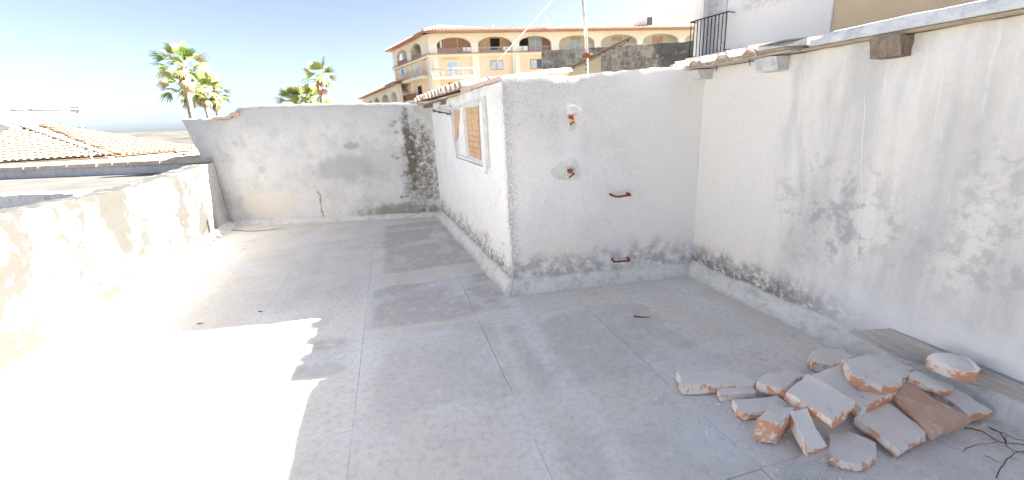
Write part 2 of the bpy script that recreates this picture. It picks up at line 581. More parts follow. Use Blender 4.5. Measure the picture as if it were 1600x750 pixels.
def m_wood(name, a, b, ax=(1, 1, 1), obj=True):
    t = NT(name)
    v = t.obj() if obj else t.pos()
    g = t.noise(9, 6, .65, t.vmul(v, ax), .6)
    g2 = t.noise(40, 5, .7, t.vmul(v, ax))
    c = t.mix(t.step(g, .3, .7), a, b)
    c = t.mix(t.mul(t.step(g2, .5, .68), .55), c, tuple(k * .55 for k in a))
    t.bump(t.add(g2, t.mul(g, .6)), .5, .006)
    return t.done(c, .88)
M['plank'] = m_wood('weathered_wood', (.43, .40, .36), (.58, .55, .51), (6, .5, 6))
M['board'] = m_wood('stained_board', (.36, .26, .15), (.50, .42, .30), (3, .6, 8))
M['oldwood'] = m_wood('old_timber', (.20, .145, .10), (.32, .27, .215), (4, 4, 1))
M['shutter_wood'] = m_wood('brown_timber', (.24, .10, .05), (.3, .14, .08), (4, 4, 1), False)

def m_rust():
    t = NT('rusty_iron')
    n1 = t.noise(60, 5, .7)
    c = t.mix(t.step(n1, .38, .62), (.13, .035, .018), (.36, .13, .05))
    t.bump(n1, .6, .004)
    return t.done(c, .85, .2)
M['rust'] = m_rust()
M['iron'] = simple('dark_painted_iron', (.05, .05, .052), .3, 20, .6, .3, .1)
M['galv'] = simple('galvanised_steel', (.52, .53, .54), .12, 12, .45, .55, .05)
M['alum'] = simple('white_aluminium', (.62, .61, .60), .1, 12, .5, .2, .05)
M['wire'] = simple('pale_cable', (.6, .58, .54), .1, 5, .7)
M['cane'] = simple('dry_cane', (.30, .23, .14), .35, 30, .9)
M['twig'] = simple('dry_twig', (.16, .13, .10), .35, 40, .9)
M['net'] = simple('white_glassfibre_net', (.68, .68, .67), .1, 20, .7)

M['cream'] = simple('cream_render', (.80, .74, .61), .05, .35, .9, 0, .1, 4)
M['creamline'] = simple('cream_trim', (.82, .78, .68), .04, .4, .9, 0, .05, 4)
M['orange'] = simple('apricot_render', (.80, .63, .48), .06, .35, .9, 0, .1, 4)
M['salmon'] = simple('salmon_render', (.66, .40, .29), .06, .6, .9)
M['tan'] = simple('tan_render', (.72, .53, .37), .06, .6, .9)
M['maroon'] = simple('maroon_render', (.46, .25, .21), .08, .6, .9)
M['roller'] = simple('pink_roller_shutter', (.66, .41, .36), .06, 1, .8)
M['frame_red'] = simple('brown_red_frame', (.46, .24, .19), .1, 2, .6)
M['white'] = simple('white_paint', (.74, .74, .73), .04, 2, .6, 0, .03)
M['rail'] = simple('balcony_rail_paint', (.66, .57, .50), .08, 2, .6)
M['railrose'] = simple('rose_balustrade', (.50, .35, .33), .12, 2, .8)
M['dark'] = simple('dark_interior', (.035, .03, .032), .2, 2, .8)
def m_glass():
    t = NT('window_glass')
    n1 = t.noise(.9, 2, .5)
    c = t.mix(t.step(n1, .4, .6), (.42, .52, .62), (.52, .60, .68))
    return t.done(c, .12, 0, .6)
M['glass'] = m_glass()
M['dglass'] = simple('dark_glass', (.10, .12, .16), .2, .8, .15, 0, 0)

def m_white_wall():
    t = NT('white_house_render', 1.3, .82)
    c = plaster_base(t, (.66, .66, .655), (.68, .675, .66), (.62, .62, .615), .5)
    z = t.dot(t.pos(), (0, 0, 1)); y = t.dot(t.pos(), (0, 1, 0))
    peel = t.mul(t.step(t.add(z, t.mul(t.sub(t.noise(3, 5, .7), .5), .6)), 3.55, 3.72), t.step(y, 8.4, 8.9), t.step(y, 10.4, 10.2))
    c = t.mix(t.mul(peel, t.step(t.noise(12, 5, .7), .35, .6), .8), c, (.40, .385, .38))
    return t.done(c, .92)
M['whitewall'] = m_white_wall()
M['ochre'] = simple('ochre_render', (.70, .56, .37), .05, 1.2, .9, 0, .15, 20)
M['ochre2'] = simple('ochre_render_deep', (.64, .47, .29), .06, 1.2, .9, 0, .15, 20)
def m_mould():
    t = NT('mouldy_cement')
    n1 = t.noise(1.3, 6, .68)
    n2 = t.noise(5, 6, .72)
    c = t.mix(t.step(n1, .36, .6), (.42, .39, .35), (.24, .23, .22))
    c = t.mix(t.mul(t.step(n2, .45, .62), .8), c, (.11, .108, .105))
    x = t.dot(t.pos(), (1, 0, 0))
    c = t.mix(t.mul(t.step(t.add(x, t.mul(n1, 1.5)), 5.9, 6.4), .75), c, (.075, .075, .078))
    c = t.mix(t.mul(t.step(t.noise(3, 5, .7), .56, .66), .7), c, (.46, .45, .43))
    t.bump(n2, .4, .03)
    return t.done(c, .95)
M['mould'] = m_mould()
M['gable'] = simple('cream_yellow_render', (.62, .54, .38), .06, 1.5, .9, 0, .15, 12)

def m_leaf(name, a, b, c3):
    t = NT(name)
    r = t.rnd()
    c = t.mix(t.step(r, .1, .6), a, b)
    c = t.mix(t.step(r, .72, .98), c, c3)
    c = t.mix(t.mul(t.noise(3, 3, .6), .3), c, tuple(k * .7 for k in a))
    t.b.inputs['Transmission Weight'].default_value = 0
    return t.done(c, .55)
M['leaf'] = m_leaf('palm_leaf', (.15, .22, .06), (.25, .29, .10), (.40, .34, .19))
M['deadleaf'] = m_leaf('dry_palm_leaf', (.36, .28, .17), (.42, .33, .21), (.45, .38, .26))
M['ptrunk'] = simple('palm_trunk_bark', (.27, .22, .185), .2, 6, .95, 0, .6, 10)
M['boot'] = simple('palm_leaf_bases', (.42, .25, .18), .3, 8, .95, 0, .6, 12)

# ------------------------------------------------------------------ setting: ground, hills
def m_ground():
    t = NT('dry_ground')
    c = t.mix(t.step(t.noise(.02, 6, .6), .35, .65), (.20, .17, .11), (.13, .14, .08))
    c = t.mix(t.mul(t.step(t.noise(.2, 5, .6), .5, .6), .6), c, (.27, .24, .2))
    return t.done(c, .95)
M['ground'] = m_ground()
bm = NB()
GZ = -7.0
vs = [bm.verts.new((x, y, GZ)) for x, y in ((-9000, -9000), (9000, -9000), (9000, 9000), (-9000, 9000))]
bm.faces.new(vs)
link('ground', bm, M['ground'], kind='structure')
bm = NB()
rows = []
for j in range(14):
    row = []
    for i in range(90):
        ang = rad(-75 + i * 150 / 89)
        r_ = 620 + j * 60
        p = Vector((math.sin(ang) * r_, math.cos(ang) * r_, 0))
        prof = math.sin(min(1, j / 9) * math.pi / 2) ** 1.4
        h = (13 + 15 * fbm(p, .003, 4) + 5 * fbm(p, .012, 9)) * prof
        row.append(bm.verts.new((p.x, p.y, GZ - .5 + max(0, h + 6 * prof))))
    rows.append(row)
for j in range(13):
    for i in range(89):
        bm.faces.new((rows[j][i], rows[j][i + 1], rows[j + 1][i + 1], rows[j + 1][i]))
M['hill'] = simple('dry_hillside', (.10, .093, .08), .25, .02, .95, 0, 0)
link('hills', bm, M['hill'], smooth=True, kind='structure')

# ------------------------------------------------------------------ terrace floor : screed slabs with open joints
bm = NB()
vs = [bm.verts.new(p) for p in ((-4.1, -2.2, -.02), (3.8, -2.2, -.02), (2.3, 8.1, -.02), (-5.9, 8.1, -.02))]
bm.faces.new(vs)
floor = link('terrace_floor', bm, M['joint'], kind='structure')
th = rad(15)
UA = Vector((math.cos(th), math.sin(th), 0)); VA = Vector((-math.sin(th), math.cos(th), 0))
for i in range(-5, 4):
    for j in range(-5, 7):
        u_a = .54 + .95 * i; v_a = 2.21 + .95 * j
        cen = UA * (u_a + .475) + VA * (v_a + .475)
        lim_x = -2.9 - .31 * cen.y
        if cen.x < lim_x - .6 or cen.y < -2.0 or cen.y > 8.4 or cen.x > 3.6 - .3 * cen.y + 1.0:
            continue
        bm = NB()
        g = .0007
        jw = lambda: random.uniform(-.0016, .0016)
        zt = random.uniform(-.0007, .0007)
        n_ = 4
        def edge(a, b):
            return [a.lerp(b, k / n_) + (UA * jw() + VA * jw()) for k in range(n_)]
        c0 = UA * (u_a + g) + VA * (v_a + g); c1 = UA * (u_a + .95 - g) + VA * (v_a + g)
        c2 = UA * (u_a + .95 - g) + VA * (v_a + .95 - g); c3 = UA * (u_a + g) + VA * (v_a + .95 - g)
        ring = edge(c0, c1) + edge(c1, c2) + edge(c2, c3) + edge(c3, c0)
        cc = (c0 + c2) / 2
        inner = [p + (cc - p).normalized() * .004 for p in ring]
        b0 = [bm.verts.new((p.x, p.y, -.03)) for p in ring]
        b1 = [bm.verts.new((p.x, p.y, zt - .0025)) for p in ring]
        b2 = [bm.verts.new((p.x, p.y, zt)) for p in inner]
        k_ = len(ring)
        for q in range(k_):
            bm.faces.new((b0[q], b0[(q + 1) % k_], b1[(q + 1) % k_], b1[q]))
            bm.faces.new((b1[q], b1[(q + 1) % k_], b2[(q + 1) % k_], b2[q]))
        bm.faces.new(b2)
        link('screed_slab', bm, M['floor'], floor)

# ------------------------------------------------------------------ wall builder
def wall(name, P, Q, n, z0, top, thick, mat, parent=None, amp=.012, res=.05, seed=0, disp=None, topamp=.01, left=None):
    """Rough rendered wall from P to Q (plan), facing n; top(s)->z"""
    P, Q, n = Vector(P), Vector(Q), Vector(n).normalized()
    Ln = (Q - P).length
    d = (Q - P).normalized()
    ns = max(2, int(Ln / res))
    zmax = max(top(Ln * i / ns) for i in range(ns + 1))
    nzz = max(2, int((zmax - z0) / res))
    bm = NB()
    def dn(s, z):
        p = P + d * s + Z * z
        v = amp * fbm(p, 1.3, seed) + amp * .35 * fbm(p, 7, seed + 3)
        if disp:
            v += disp(s, z)
        return v
    def sx(s, z):
        return 0 if left is None else left(z) * max(0, 1 - s / .8)
    tz = [top(Ln * i / ns) + topamp * fbm(P + d * (Ln * i / ns), 9, seed + 11, 4) for i in range(ns + 1)]
    grid = []
    for i in range(ns + 1):
        s = Ln * i / ns
        col = []
        for j in range(nzz + 1):
            z = z0 + (tz[i] - z0) * j / nzz
            k = 0.35 if j == nzz else 1.0
            col.append(bm.verts.new(P + d * (s + sx(s, z)) + n * (dn(s, z) - (.006 if j == nzz else 0)) + Z * z))
        grid.append(col)
    fr = []
    for i in range(ns):
        for j in range(nzz):
            fr.append(bm.faces.new((grid[i][j], grid[i + 1][j], grid[i + 1][j + 1], grid[i][j + 1])))
    nt = 4
    prev = [bm.verts.new(grid[i][-1].co) for i in range(ns + 1)]
    first = prev
    tops = []
    for k in range(1, nt + 1):
        cur = []
        for i in range(ns + 1):
            s = Ln * i / ns
            p = P + d * (s + sx(s, tz[i])) - n * (thick * k / nt)
            z = tz[i] + (topamp * .8 * fbm(p, 7, seed + 5) if k < nt else 0)
            cur.append(bm.verts.new((p.x, p.y, z)))
        for i in range(ns):
            tops.append(bm.faces.new((prev[i], prev[i + 1], cur[i + 1], cur[i])))
        prev = cur
    backtop = [bm.verts.new(v.co) for v in prev]
    backbot = [bm.verts.new(P + d * (Ln * i / ns) - n * thick + Z * z0) for i in range(ns + 1)]
    for i in range(ns):
        bm.faces.new((backtop[i], backtop[i + 1], backbot[i + 1], backbot[i]))
    for e, col in ((0, grid[0]), (ns, grid[-1])):
        fv = [bm.verts.new(v.co) for v in col]
        bv = []
        for j in range(nzz + 1):
            z = z0 + (tz[e] - z0) * j / nzz
            bv.append(bm.verts.new(P + d * (Ln * e / ns + sx(Ln * e / ns, z)) - n * thick + Z * z))
        for j in range(nzz):
            bm.faces.new((fv[j], fv[j + 1], bv[j + 1], bv[j]))
    bmesh.ops.recalc_face_normals(bm, faces=bm.faces)
    for f in bm.faces:
        f.smooth = True
    return link(name, bm, mat, parent)

def skirting(name, P, Q, n, parent, w=.10, h=.13, seed=0, s0=0, s1=0):
    """sloped cement fillet along the foot of a wall"""
    P, Q, n = Vector(P), Vector(Q), Vector(n).normalized()
    d = (Q - P).normalized(); Ln = (Q - P).length
    ns = int(Ln / .06)
    bm = NB()
    rows = []
    for i in range(ns + 1):
        t_ = i / ns
        s = Ln * t_
        p = P + d * s
        ww = w * (1 + .22 * fbm(p, 3, seed)) ; hh = h * (1 + .15 * fbm(p, 4, seed + 5))
        prof = [(ww + .03, .0015), (ww, .007), (ww * .72, hh * .45), (.028, hh * .93), (.018, hh), (-.06, hh + .004)]
        # mitre at the ends
        row = []
        for (o_, z) in prof:
            sh = s0 * o_ * (1 - t_) + s1 * o_ * t_
            row.append(bm.verts.new(p + d * sh + n * o_ + Z * z))
        rows.append(row)
    for i in range(ns):
        for j in range(5):
            bm.faces.new((rows[i][j], rows[i + 1][j], rows[i + 1][j + 1], rows[i][j + 1]))
    bmesh.ops.recalc_face_normals(bm, faces=bm.faces)
    if sum(f.normal.dot(n) for f in bm.faces) < 0:
        bmesh.ops.reverse_faces(bm, faces=bm.faces)
    return link(name, bm, M['skirt'], parent, smooth=True)

def interp(tab):
    def f(s):
        if s <= tab[0][0]:
            return tab[0][1]
        for (a, x), (b, y) in zip(tab, tab[1:]):
            if s <= b:
                return x + (y - x) * (s - a) / max(1e-6, b - a)
        return tab[-1][1]
    return f

# ------------------------------------------------------------------ far wall
nF = Vector((-dW.y * -1, dW.x * -1, 0))
nF = Vector((dW.y, -dW.x, 0)).normalized()
if nF.y > 0:
    nF = -nF
far = thing('end_wall', L, 'old grey patched plaster wall with broken left end closing the terrace', 'wall')
P0 = L - dW * .41
def sf(u):
    return (onplane(u, 200, L, nF) - P0).dot(dW)
tabF = [(0, 1.97), (.12, 1.96), (.35, 1.95), (.62, 1.93), (.80, 1.91), (.95, 1.94), (1.0, 2.04), (1.1, 2.10), (1.3, 2.115), (3.0, 2.05), (4.3, 1.98), (6, 1.98)]
def dispF(s, z):
    v = 0.0
    sc = s - .41
    p = Vector((s, 0, z))
    # hollow where render fell off low on the left
    e = ((sc - .95) / .8) ** 2 + ((z - .33) / .28) ** 2 + .5 * fbm(p, 4, 2)
    if e < 1:
        v -= .018
    # rough rubbly corner
    k = max(0, 1 - abs(sc - 3.75) / .5)
    v += k * (.05 * fbm(p, 6, 8) + .03 * fbm(p, 14, 3))
    k = max(0, 1 - abs(sc - 3.3) / .9) * max(0, 1 - z / .4)
    v += k * .05 * fbm(p, 8, 1)
    # bulge under the ledge
    v += .012 * fbm(p, 3, 6)
    return v
lf = lambda z: 0.0 if z > 1.9 else .21 * (1.97 - max(z, 1.15)) / .82
wall('wall', P0, F + dW * 1.2, nF, -.05, interp(tabF), .22, M['far'], far, .02, .04, 3, dispF, .014, lf)
# broken brick courses showing on the stepped top
for k, (u, v, w_, h_) in enumerate(((352, 184, .30, .06), (371, 179, .18, .07), (337, 187, .13, .05))):
    p = onplane(u, v, L - nF * .05, nF)
    bm = NB()
    vs = box(bm, p, w_ / 2, .09, h_ / 2, (dW, -nF, Z))
    bmesh.ops.bevel(bm, geom=bm.edges[:], offset=.012, segments=1, affect='EDGES')
    for v_ in bm.verts:
        v_.co += Vector((nz(v_.co, 14, k), nz(v_.co, 14, k + 5), nz(v_.co, 14, k + 9))) * .014
    link('brick', bm, M['tile'] if k != 1 else M['brick_face'], far)
# mortar ledge along the top
bm = NB()
prev = None
for i in range(60):
    s = 1.02 + i * .055
    p = P0 + dW * s
    zt = interp(tabF)(s) + .012 + .006 * fbm(p, 8, 2)
    w = .018 + .014 * fbm(p, 6, 4)
    row = [bm.verts.new(p + nF * w + Z * (zt - .035 + .008 * fbm(p, 11, 7))), bm.verts.new(p + nF * (w + .004) + Z * (zt - .004)), bm.verts.new(p - nF * .05 + Z * (zt + .006)), bm.verts.new(p - nF * .23 + Z * (zt - .008))]
    if prev:
        for j in range(3):
            bm.faces.new((prev[j], row[j], row[j + 1], prev[j + 1]))
    prev = row
bmesh.ops.recalc_face_normals(bm, faces=bm.faces)
link('mortar_cap', bm, M['coping'], far)
# rubble stones showing in the damp corner
bm = NB()
rr = random.Random(4)
for k in range(60):
    sc = 3.62 + rr.gauss(0, .16) if k < 65 else rr.uniform(2.7, 3.9)
    z = rr.uniform(.1, 1.75) if k < 65 else rr.uniform(.03, .3)
    if sc > 4.0:
        continue
    p = L + dW * sc + nF * (.012) + Z * z
    r_ = rr.uniform(.015, .045)
    g = bmesh.ops.create_icosphere(bm, subdivisions=1, radius=r_)['verts']
    sq = Vector((rr.uniform(.8, 1.6), rr.uniform(.3, .6), rr.uniform(.5, 1)))
    for v_ in g:
        q = Vector((v_.co.x * sq.x, v_.co.y * sq.y, v_.co.z * sq.z))
        q *= 1 + .5 * nz(q, 30, k)
        v_.co = p + dW * q.x - nF * q.y + Z * q.z
link('rubble', bm, M['rubble'], far, kind='stuff')
skirting('skirting', L + dW * .1, F - dW * .02, nF, far, .11, .08, 2)

# ------------------------------------------------------------------ left parapet
nP = Vector((-dP.y, dP.x, 0)).normalized()
if nP.x < 0:
    nP = -nP
PS = L - dP * .0
par = thing('parapet_wall', L + dP * 3, 'long sunlit whitewashed parapet wall along the left of the terrace', 'wall')
tabP = [(0, 1.185), (.35, 1.187), (1.5, 1.15), (2.6, 1.125), (3.4, 1.12), (4.2, 1.145), (4.9, 1.165), (8, 1.18), (12, 1.19)]
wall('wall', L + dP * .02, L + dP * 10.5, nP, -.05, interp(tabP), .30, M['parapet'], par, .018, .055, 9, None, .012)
skirting('skirting', L + dP * .05, L + dP * 10.4, nP, par, .13, .10, 8)

# ------------------------------------------------------------------ shed (box building)
nA = Vector((dF.y, -dF.x, 0)).normalized()
if nA.y > 0:
    nA = -nA
nS = Vector((-dS.y, dS.x, 0)).normalized()
if nS.x > 0:
    nS = -nS
shed = thing('rooftop_shed', A, 'low plastered rooftop shed with tiled eaves jutting into the terrace', 'shed')
tabA = [(0, 1.99), (.3, 1.985), (.9, 2.0), (1.5, 2.018), (1.75, 2.03), (3, 2.0)]
wall('front_wall', A, B + dF * .15, nA, -.05, interp(tabA), .16, M['front'], shed, .008, .035, 21, None, .010)
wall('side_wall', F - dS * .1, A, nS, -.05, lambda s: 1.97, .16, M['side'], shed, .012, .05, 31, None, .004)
skirting('skirting', A, B, nA, shed, .09, .125, 5, s0=-1.26, s1=-.55)
skirting('skirting', F, A, nS, shed, .09, .125, 6, s0=.9, s1=1.26)
# rough cement patches around the two bolts
def fan_patch(name, cen, xa, n, rx, rz, mat, parent, seed, lift=.006, npt=26):
    bm = NB()
    c = bm.verts.new(cen + n * lift * .2)
    inner, outer, base = [], [], []
    for k in range(npt):
        a = 2 * math.pi * k / npt
        r_ = 1 + .28 * math.sin(a * 3 + seed) * .5 + .22 * nz((math.cos(a), math.sin(a), seed), 2.3)
        d_ = xa * math.cos(a) * rx + Z * math.sin(a) * rz
        inner.append(bm.verts.new(cen + d_ * r_ * .6 + n * lift * .5 + n * .004 * nz((a, seed, 0), 3)))
        outer.append(bm.verts.new(cen + d_ * r_ + n * lift * (1.0 + .5 * nz((a, seed, 1), 4))))
        base.append(bm.verts.new(cen + d_ * r_ * 1.05 - n * .02))
    for k in range(npt):
        q = (k + 1) % npt
        bm.faces.new((c, inner[k], inner[q]))
        bm.faces.new((inner[k], outer[k], outer[q], inner[q]))
        bm.faces.new((outer[k], base[k], base[q], outer[q]))
    bmesh.ops.recalc_face_normals(bm, faces=bm.faces)
    return link(name, bm, mat, parent)
def onfront(u, v, o_=0):
    return onplane(u, v, A + nA * o_, nA)
fan_patch('cement_patch', onfront(893, 184, .004), dF, nA, .135, .125, M['skirt'], shed, 1.3, .008)
fan_patch('cement_patch', onfront(897, 172, .010), dF, nA, .075, .035, M['patch'], shed, 2.2, .010)
fan_patch('cement_patch', onfront(886, 267, .004), dF, nA, .135, .095, M['skirt'], shed, 4.1, .007)
# walled up window in the side wall
def onside(u, v, o_=0):
    return onplane(u, v, F + nS * o_, nS)
WQ = [onside(704, 170, .02), onside(757, 150, .02), onside(764, 262, .02), onside(716, 243, .02)]
win = link('blocked_window', (lambda b: (prism(b, [p + nS * .0 for p in WQ], -nS * .03), b)[1])(NB()), M['concrete'], shed)
def panel(pts, nm):
    bm = NB()
    prism(bm, [onside(u, v, .024) for u, v in pts], nS * .010)
    return link(nm, bm, M['infill'], win)
def qlerp(q, a, b):
    return q[0].lerp(q[1], a).lerp(q[3].lerp(q[2], a), b)
# right panel: hollow bricks laid in a stack, joints left open
RQ = [onside(u, v, .022) for u, v in ((727.5, 169.5), (747.5, 166), (752, 250), (734.5, 243))]
nb = 9
for k in range(nb):
    b0, b1 = k / nb + .0035, (k + 1) / nb - .0035
    for a0, a1 in ((0, .492), (.508, 1)):
        bm = NB()
        prism(bm, [qlerp(RQ, a0, b0), qlerp(RQ, a1, b0), qlerp(RQ, a1, b1), qlerp(RQ, a0, b1)], nS * (.008 + .004 * random.random()))
        link('hollow_brick', bm, M['infill'], win)
panel([(709, 172), (719, 171.5), (717.5, 195), (715.5, 215), (713, 222), (711.5, 200)], 'terracotta_panel')
# raised plaster border
for pts in ([(700, 166), (706, 166), (716, 250), (711, 248)], [(753, 160), (757, 159), (764, 262), (759, 264)], [(711, 246), (765, 262), (762, 272), (738, 268), (714, 252)], [(719.5, 170), (726, 168), (733, 244), (722, 240)]):
    bm = NB()
    prism(bm, [onside(u, v, -.004) for u, v in pts], nS * .030)
    bmesh.ops.subdivide_edges(bm, edges=bm.edges[:], cuts=3, use_grid_fill=True)
    for v_ in bm.verts:
        v_.co += dS * (.02 * nz(v_.co, 9, 3)) + Z * (.02 * nz(v_.co, 9, 8)) + nS * (.005 * nz(v_.co, 14, 1))
    link('plaster_border', bm, M['side'], win)

# roof of the shed: rows of barrel tiles, eave on the left
E0 = Vector((.03, 4.02, 2.0)); E1 = Vector((-1.52, 7.78, 2.0))
eD = (E1 - E0).normalized()
uD = Vector((eD.y, -eD.x, 0)).normalized()
if uD.x < 0:
    uD = -uD
upv = (uD + Z * .09).normalized()
def barrel_me(name, r=.085, ln=.42, t=.013, r2=None, seg=7, conc=False):
    """half-round clay tile along +X, open side down"""
    bm = NB()
    r2 = r2 or r * .82
    rings = []
    for x, rr_ in ((0, r), (ln, r2)):
        ro = [bm.verts.new((x, math.cos(math.pi * k / seg) * rr_, (1 if not conc else -1) * math.sin(math.pi * k / seg) * rr_ * .78)) for k in range(seg + 1)]
        ri = [bm.verts.new((x, math.cos(math.pi * k / seg) * (rr_ - t), (1 if not conc else -1) * math.sin(math.pi * k / seg) * (rr_ - t) * .78)) for k in range(seg + 1)]
        rings.append((ro, ri))
    (a, ai), (b, bi) = rings
    for k in range(seg):
        bm.faces.new((a[k], a[k + 1], b[k + 1], b[k]))
        bm.faces.new((ai[k], ai[k + 1], bi[k + 1], bi[k]))
        bm.faces.new((a[k], a[k + 1], ai[k + 1], ai[k]))
        bm.faces.new((b[k], b[k + 1], bi[k + 1], bi[k]))
    for x in ((a, ai, b, bi),):
        bm.faces.new((a[0], ai[0], bi[0], b[0]))
        bm.faces.new((a[-1], ai[-1], bi[-1], b[-1]))
    bmesh.ops.recalc_face_normals(bm, faces=bm.faces)
    me = bpy.data.meshes.new(name)
    bm.to_mesh(me); bm.free()
    me.materials.append(M['tile'])
    return me
TILE = barrel_me('roof_tile')
TROUGH = barrel_me('roof_tile_channel', .095, .42, .013, .105, 7, True)
def place(name, me, loc, X, parent, roll=0.0, zaxis=Z, jit=.012, scale=1.0):
    X = Vector(X).normalized()
    Y = Vector(zaxis).cross(X).normalized()
    Zv = X.cross(Y)
    R_ = Matrix((X, Y, Zv)).transposed()
    R_ = R_ @ Matrix.Rotation(random.uniform(-1, 1) * jit * 2, 3, 'Z') @ Matrix.Rotation(roll + random.uniform(-1, 1) * jit * 2, 3, 'X')
    o = bpy.data.objects.new(name, me)
    COL.objects.link(o)
    m = R_.to_4x4()
    if scale != 1.0:
        m = m @ Matrix.Scale(scale, 4)
    m.translation = Vector(loc) + Vector((random.uniform(-jit, jit), random.uniform(-jit, jit), random.uniform(-jit, jit) * .4))
    if parent is not None:
        m.translation = m.translation - world_loc(parent)
        o.parent = parent
    o.matrix_local = m
    return o
elen = (E1 - E0).length
pit = .215
nt = int((elen - 1.35) / pit)
for k in range(nt + 1):
    s = 1.35 + k * pit
    for row in range(4):
        c = E0 + eD * s + upv * (row * .36 - .02) + Z * (.018 + .012 * row * .2)
        place('roof_tile', TILE, c + Z * .03, upv, shed)
        place('roof_tile', TROUGH, c + eD * pit * .5 + Z * .075, upv, shed)
    bm = NB()
    c = E0 + eD * s + upv * .012 + Z * .026
    prism(bm, [c + eD * (math.cos(math.pi * q / 6) * .076) + Z * (math.sin(math.pi * q / 6) * .056) for q in range(7)], upv * .05)
    link('mortar_plug', bm, M['tile'], shed)
# near part of the roof: flat clay slabs
for k in range(3):
    bm = NB()
    a = E0 + eD * (.06 + k * .43) + Z * .035
    c = a + eD * .21 + uD * (.33 - .03)
    box(bm, c, .209, .33, .022, (eD, upv, eD.cross(upv)))
    bmesh.ops.bevel(bm, geom=bm.edges[:], offset=.008, segments=2, affect='EDGES')
    link('clay_slab', bm, M['tile'], shed)
# soffit of boards on short rafters
sl = 0.0
k = 0
while sl < elen - .1:
    w_ = .30 + .1 * random.random()
    bm = NB()
    c = E0 + eD * (sl + w_ / 2) + uD * .19 + Z * (-.012 + .006 * random.random())
    box(bm, c, w_ / 2 - .006, .20, .011, (eD, upv, eD.cross(upv)))
    link('soffit_board', bm, M['board'] if k % 3 else M['plank'], shed)
    sl += w_
    k += 1
for sfrac in (.3, .62, .9):
    bm = NB()
    c = E0 + eD * (elen * sfrac) + uD * .22 + Z * (-.058)
    box(bm, c, .035, .20, .03, (eD, upv, eD.cross(upv)))
    bmesh.ops.bevel(bm, geom=bm.edges[:], offset=.006, segments=1, affect='EDGES')
    link('rafter_end', bm, M['oldwood'], shed)
# bits of cane and tie wire hanging from the soffit
rr = random.Random(11)
bm = NB()
for k in range(26):
    s = rr.uniform(.45, elen - .3)
    p = E0 + eD * s + uD * rr.uniform(.05, .3) + Z * -.03
    q = p + Vector((rr.uniform(-.06, .06), rr.uniform(-.06, .06), rr.uniform(-.09, -.02)))
    tube(bm, [p, p.lerp(q, .5) + Vector((rr.uniform(-.02, .02), 0, 0)), q], [.006, .005, .003], 4)
link('cane_scrap', bm, M['cane'], shed, kind='stuff')

# coil of old wire hanging from the eave corner (thing)
bm = NB()
for k in range(5):
    p = [onside(676 + rr.uniform(-1, 2), 170 + k * 1.2, .06 + rr.uniform(0, .04)), onside(685 + rr.uniform(-2, 2), 172 + rr.uniform(-2, 5), .12), onside(696 + rr.uniform(-3, 4), 173 + rr.uniform(-1, 5), .08), onside(702 + rr.uniform(-4, 2), 176 + rr.uniform(-2, 4), .05)]
    tube(bm, p, .006, 4)
o = link('wire_bundle', bm, M['twig'])
tag(o, 'loose bundle of dark dry wire hanging under the shed eave by the far corner', 'wire')

# rusty bolts and rungs on the shed front
def bolt(u, v, tail, label):
    c = onfront(u, v, .012)
    r_ = thing('rusty_bolt', c, label, 'bolt', 'rusty bolts in the shed wall')
    bm = NB()
    box(bm, c + nA * .012, .021, .022, .018, (dF, nA, Z))
    bmesh.ops.bevel(bm, geom=bm.edges[:], offset=.005, segments=1, affect='EDGES')
    link('plate', bm, M['rust'], r_)
    bm = NB()
    pts = [onfront(a, b, .03 - .012 * (i == 0) + .015 * math.sin(i)) for i, (a, b) in enumerate(tail)]
    tube(bm, pts, [.009] * (len(pts) - 1) + [.006], 6)
    link('bent_rod', bm, M['rust'], r_)
bolt(892, 182.5, [(894, 183), (896.5, 187), (897.5, 189), (895, 191.5), (892.5, 193), (891, 196)], 'upper rusty bolt with curled tail in pale cement patch')
bolt(890, 267, [(891, 268), (894.5, 270), (897, 271.5), (894, 274), (891, 276.5), (889, 278)], 'lower rusty bolt with stubby hooked tail in cement patch')
def rung(pts, label):
    pw = [onfront(u, v, o_) for u, v, o_ in pts]
    o = NB()
    tube(o, pw, .0105, 7)
    ob = link('iron_rung', o, M['rust'])
    tag(ob, label, 'rung', 'iron rungs in the shed wall')
rung([(952.5, 303, -.02), (955, 304.5, .05), (958, 306, .095), (963, 307.4, .105), (970, 307, .105), (978, 305.6, .105), (985, 304.8, .10), (983, 302.5, .05), (978, 301.5, -.02)], 'upper rusty iron climbing rung on shed wall')
rung([(956, 403, -.02), (957, 406, .05), (959, 408.8, .095), (965, 409, .105), (972, 408.2, .105), (980, 408, .105), (983.5, 407.2, .095), (982.5, 404, .05), (978, 402.5, -.02)], 'lower rusty iron climbing rung near the terrace floor')

# ------------------------------------------------------------------ tall wall on the right
nR = Vector((-dR.y * -1, dR.x * -1, 0)).normalized()
nR = Vector((dR.y, -dR.x, 0)).normalized()
if nR.x > 0:
    nR = -nR
tall = thing('boundary_wall', B + dR, 'tall stained plaster wall on the right with concrete coping and corbels', 'wall')
wall('wall', B - dR * .9, B + dR * 6.2, nR, -.05, lambda s: 1.985, .25, M['right'], tall, .016, .04, 41, None, .004)
skirting('skirting', B, B + dR * 5.6, nR, tall, .10, .132, 12, s0=.5)
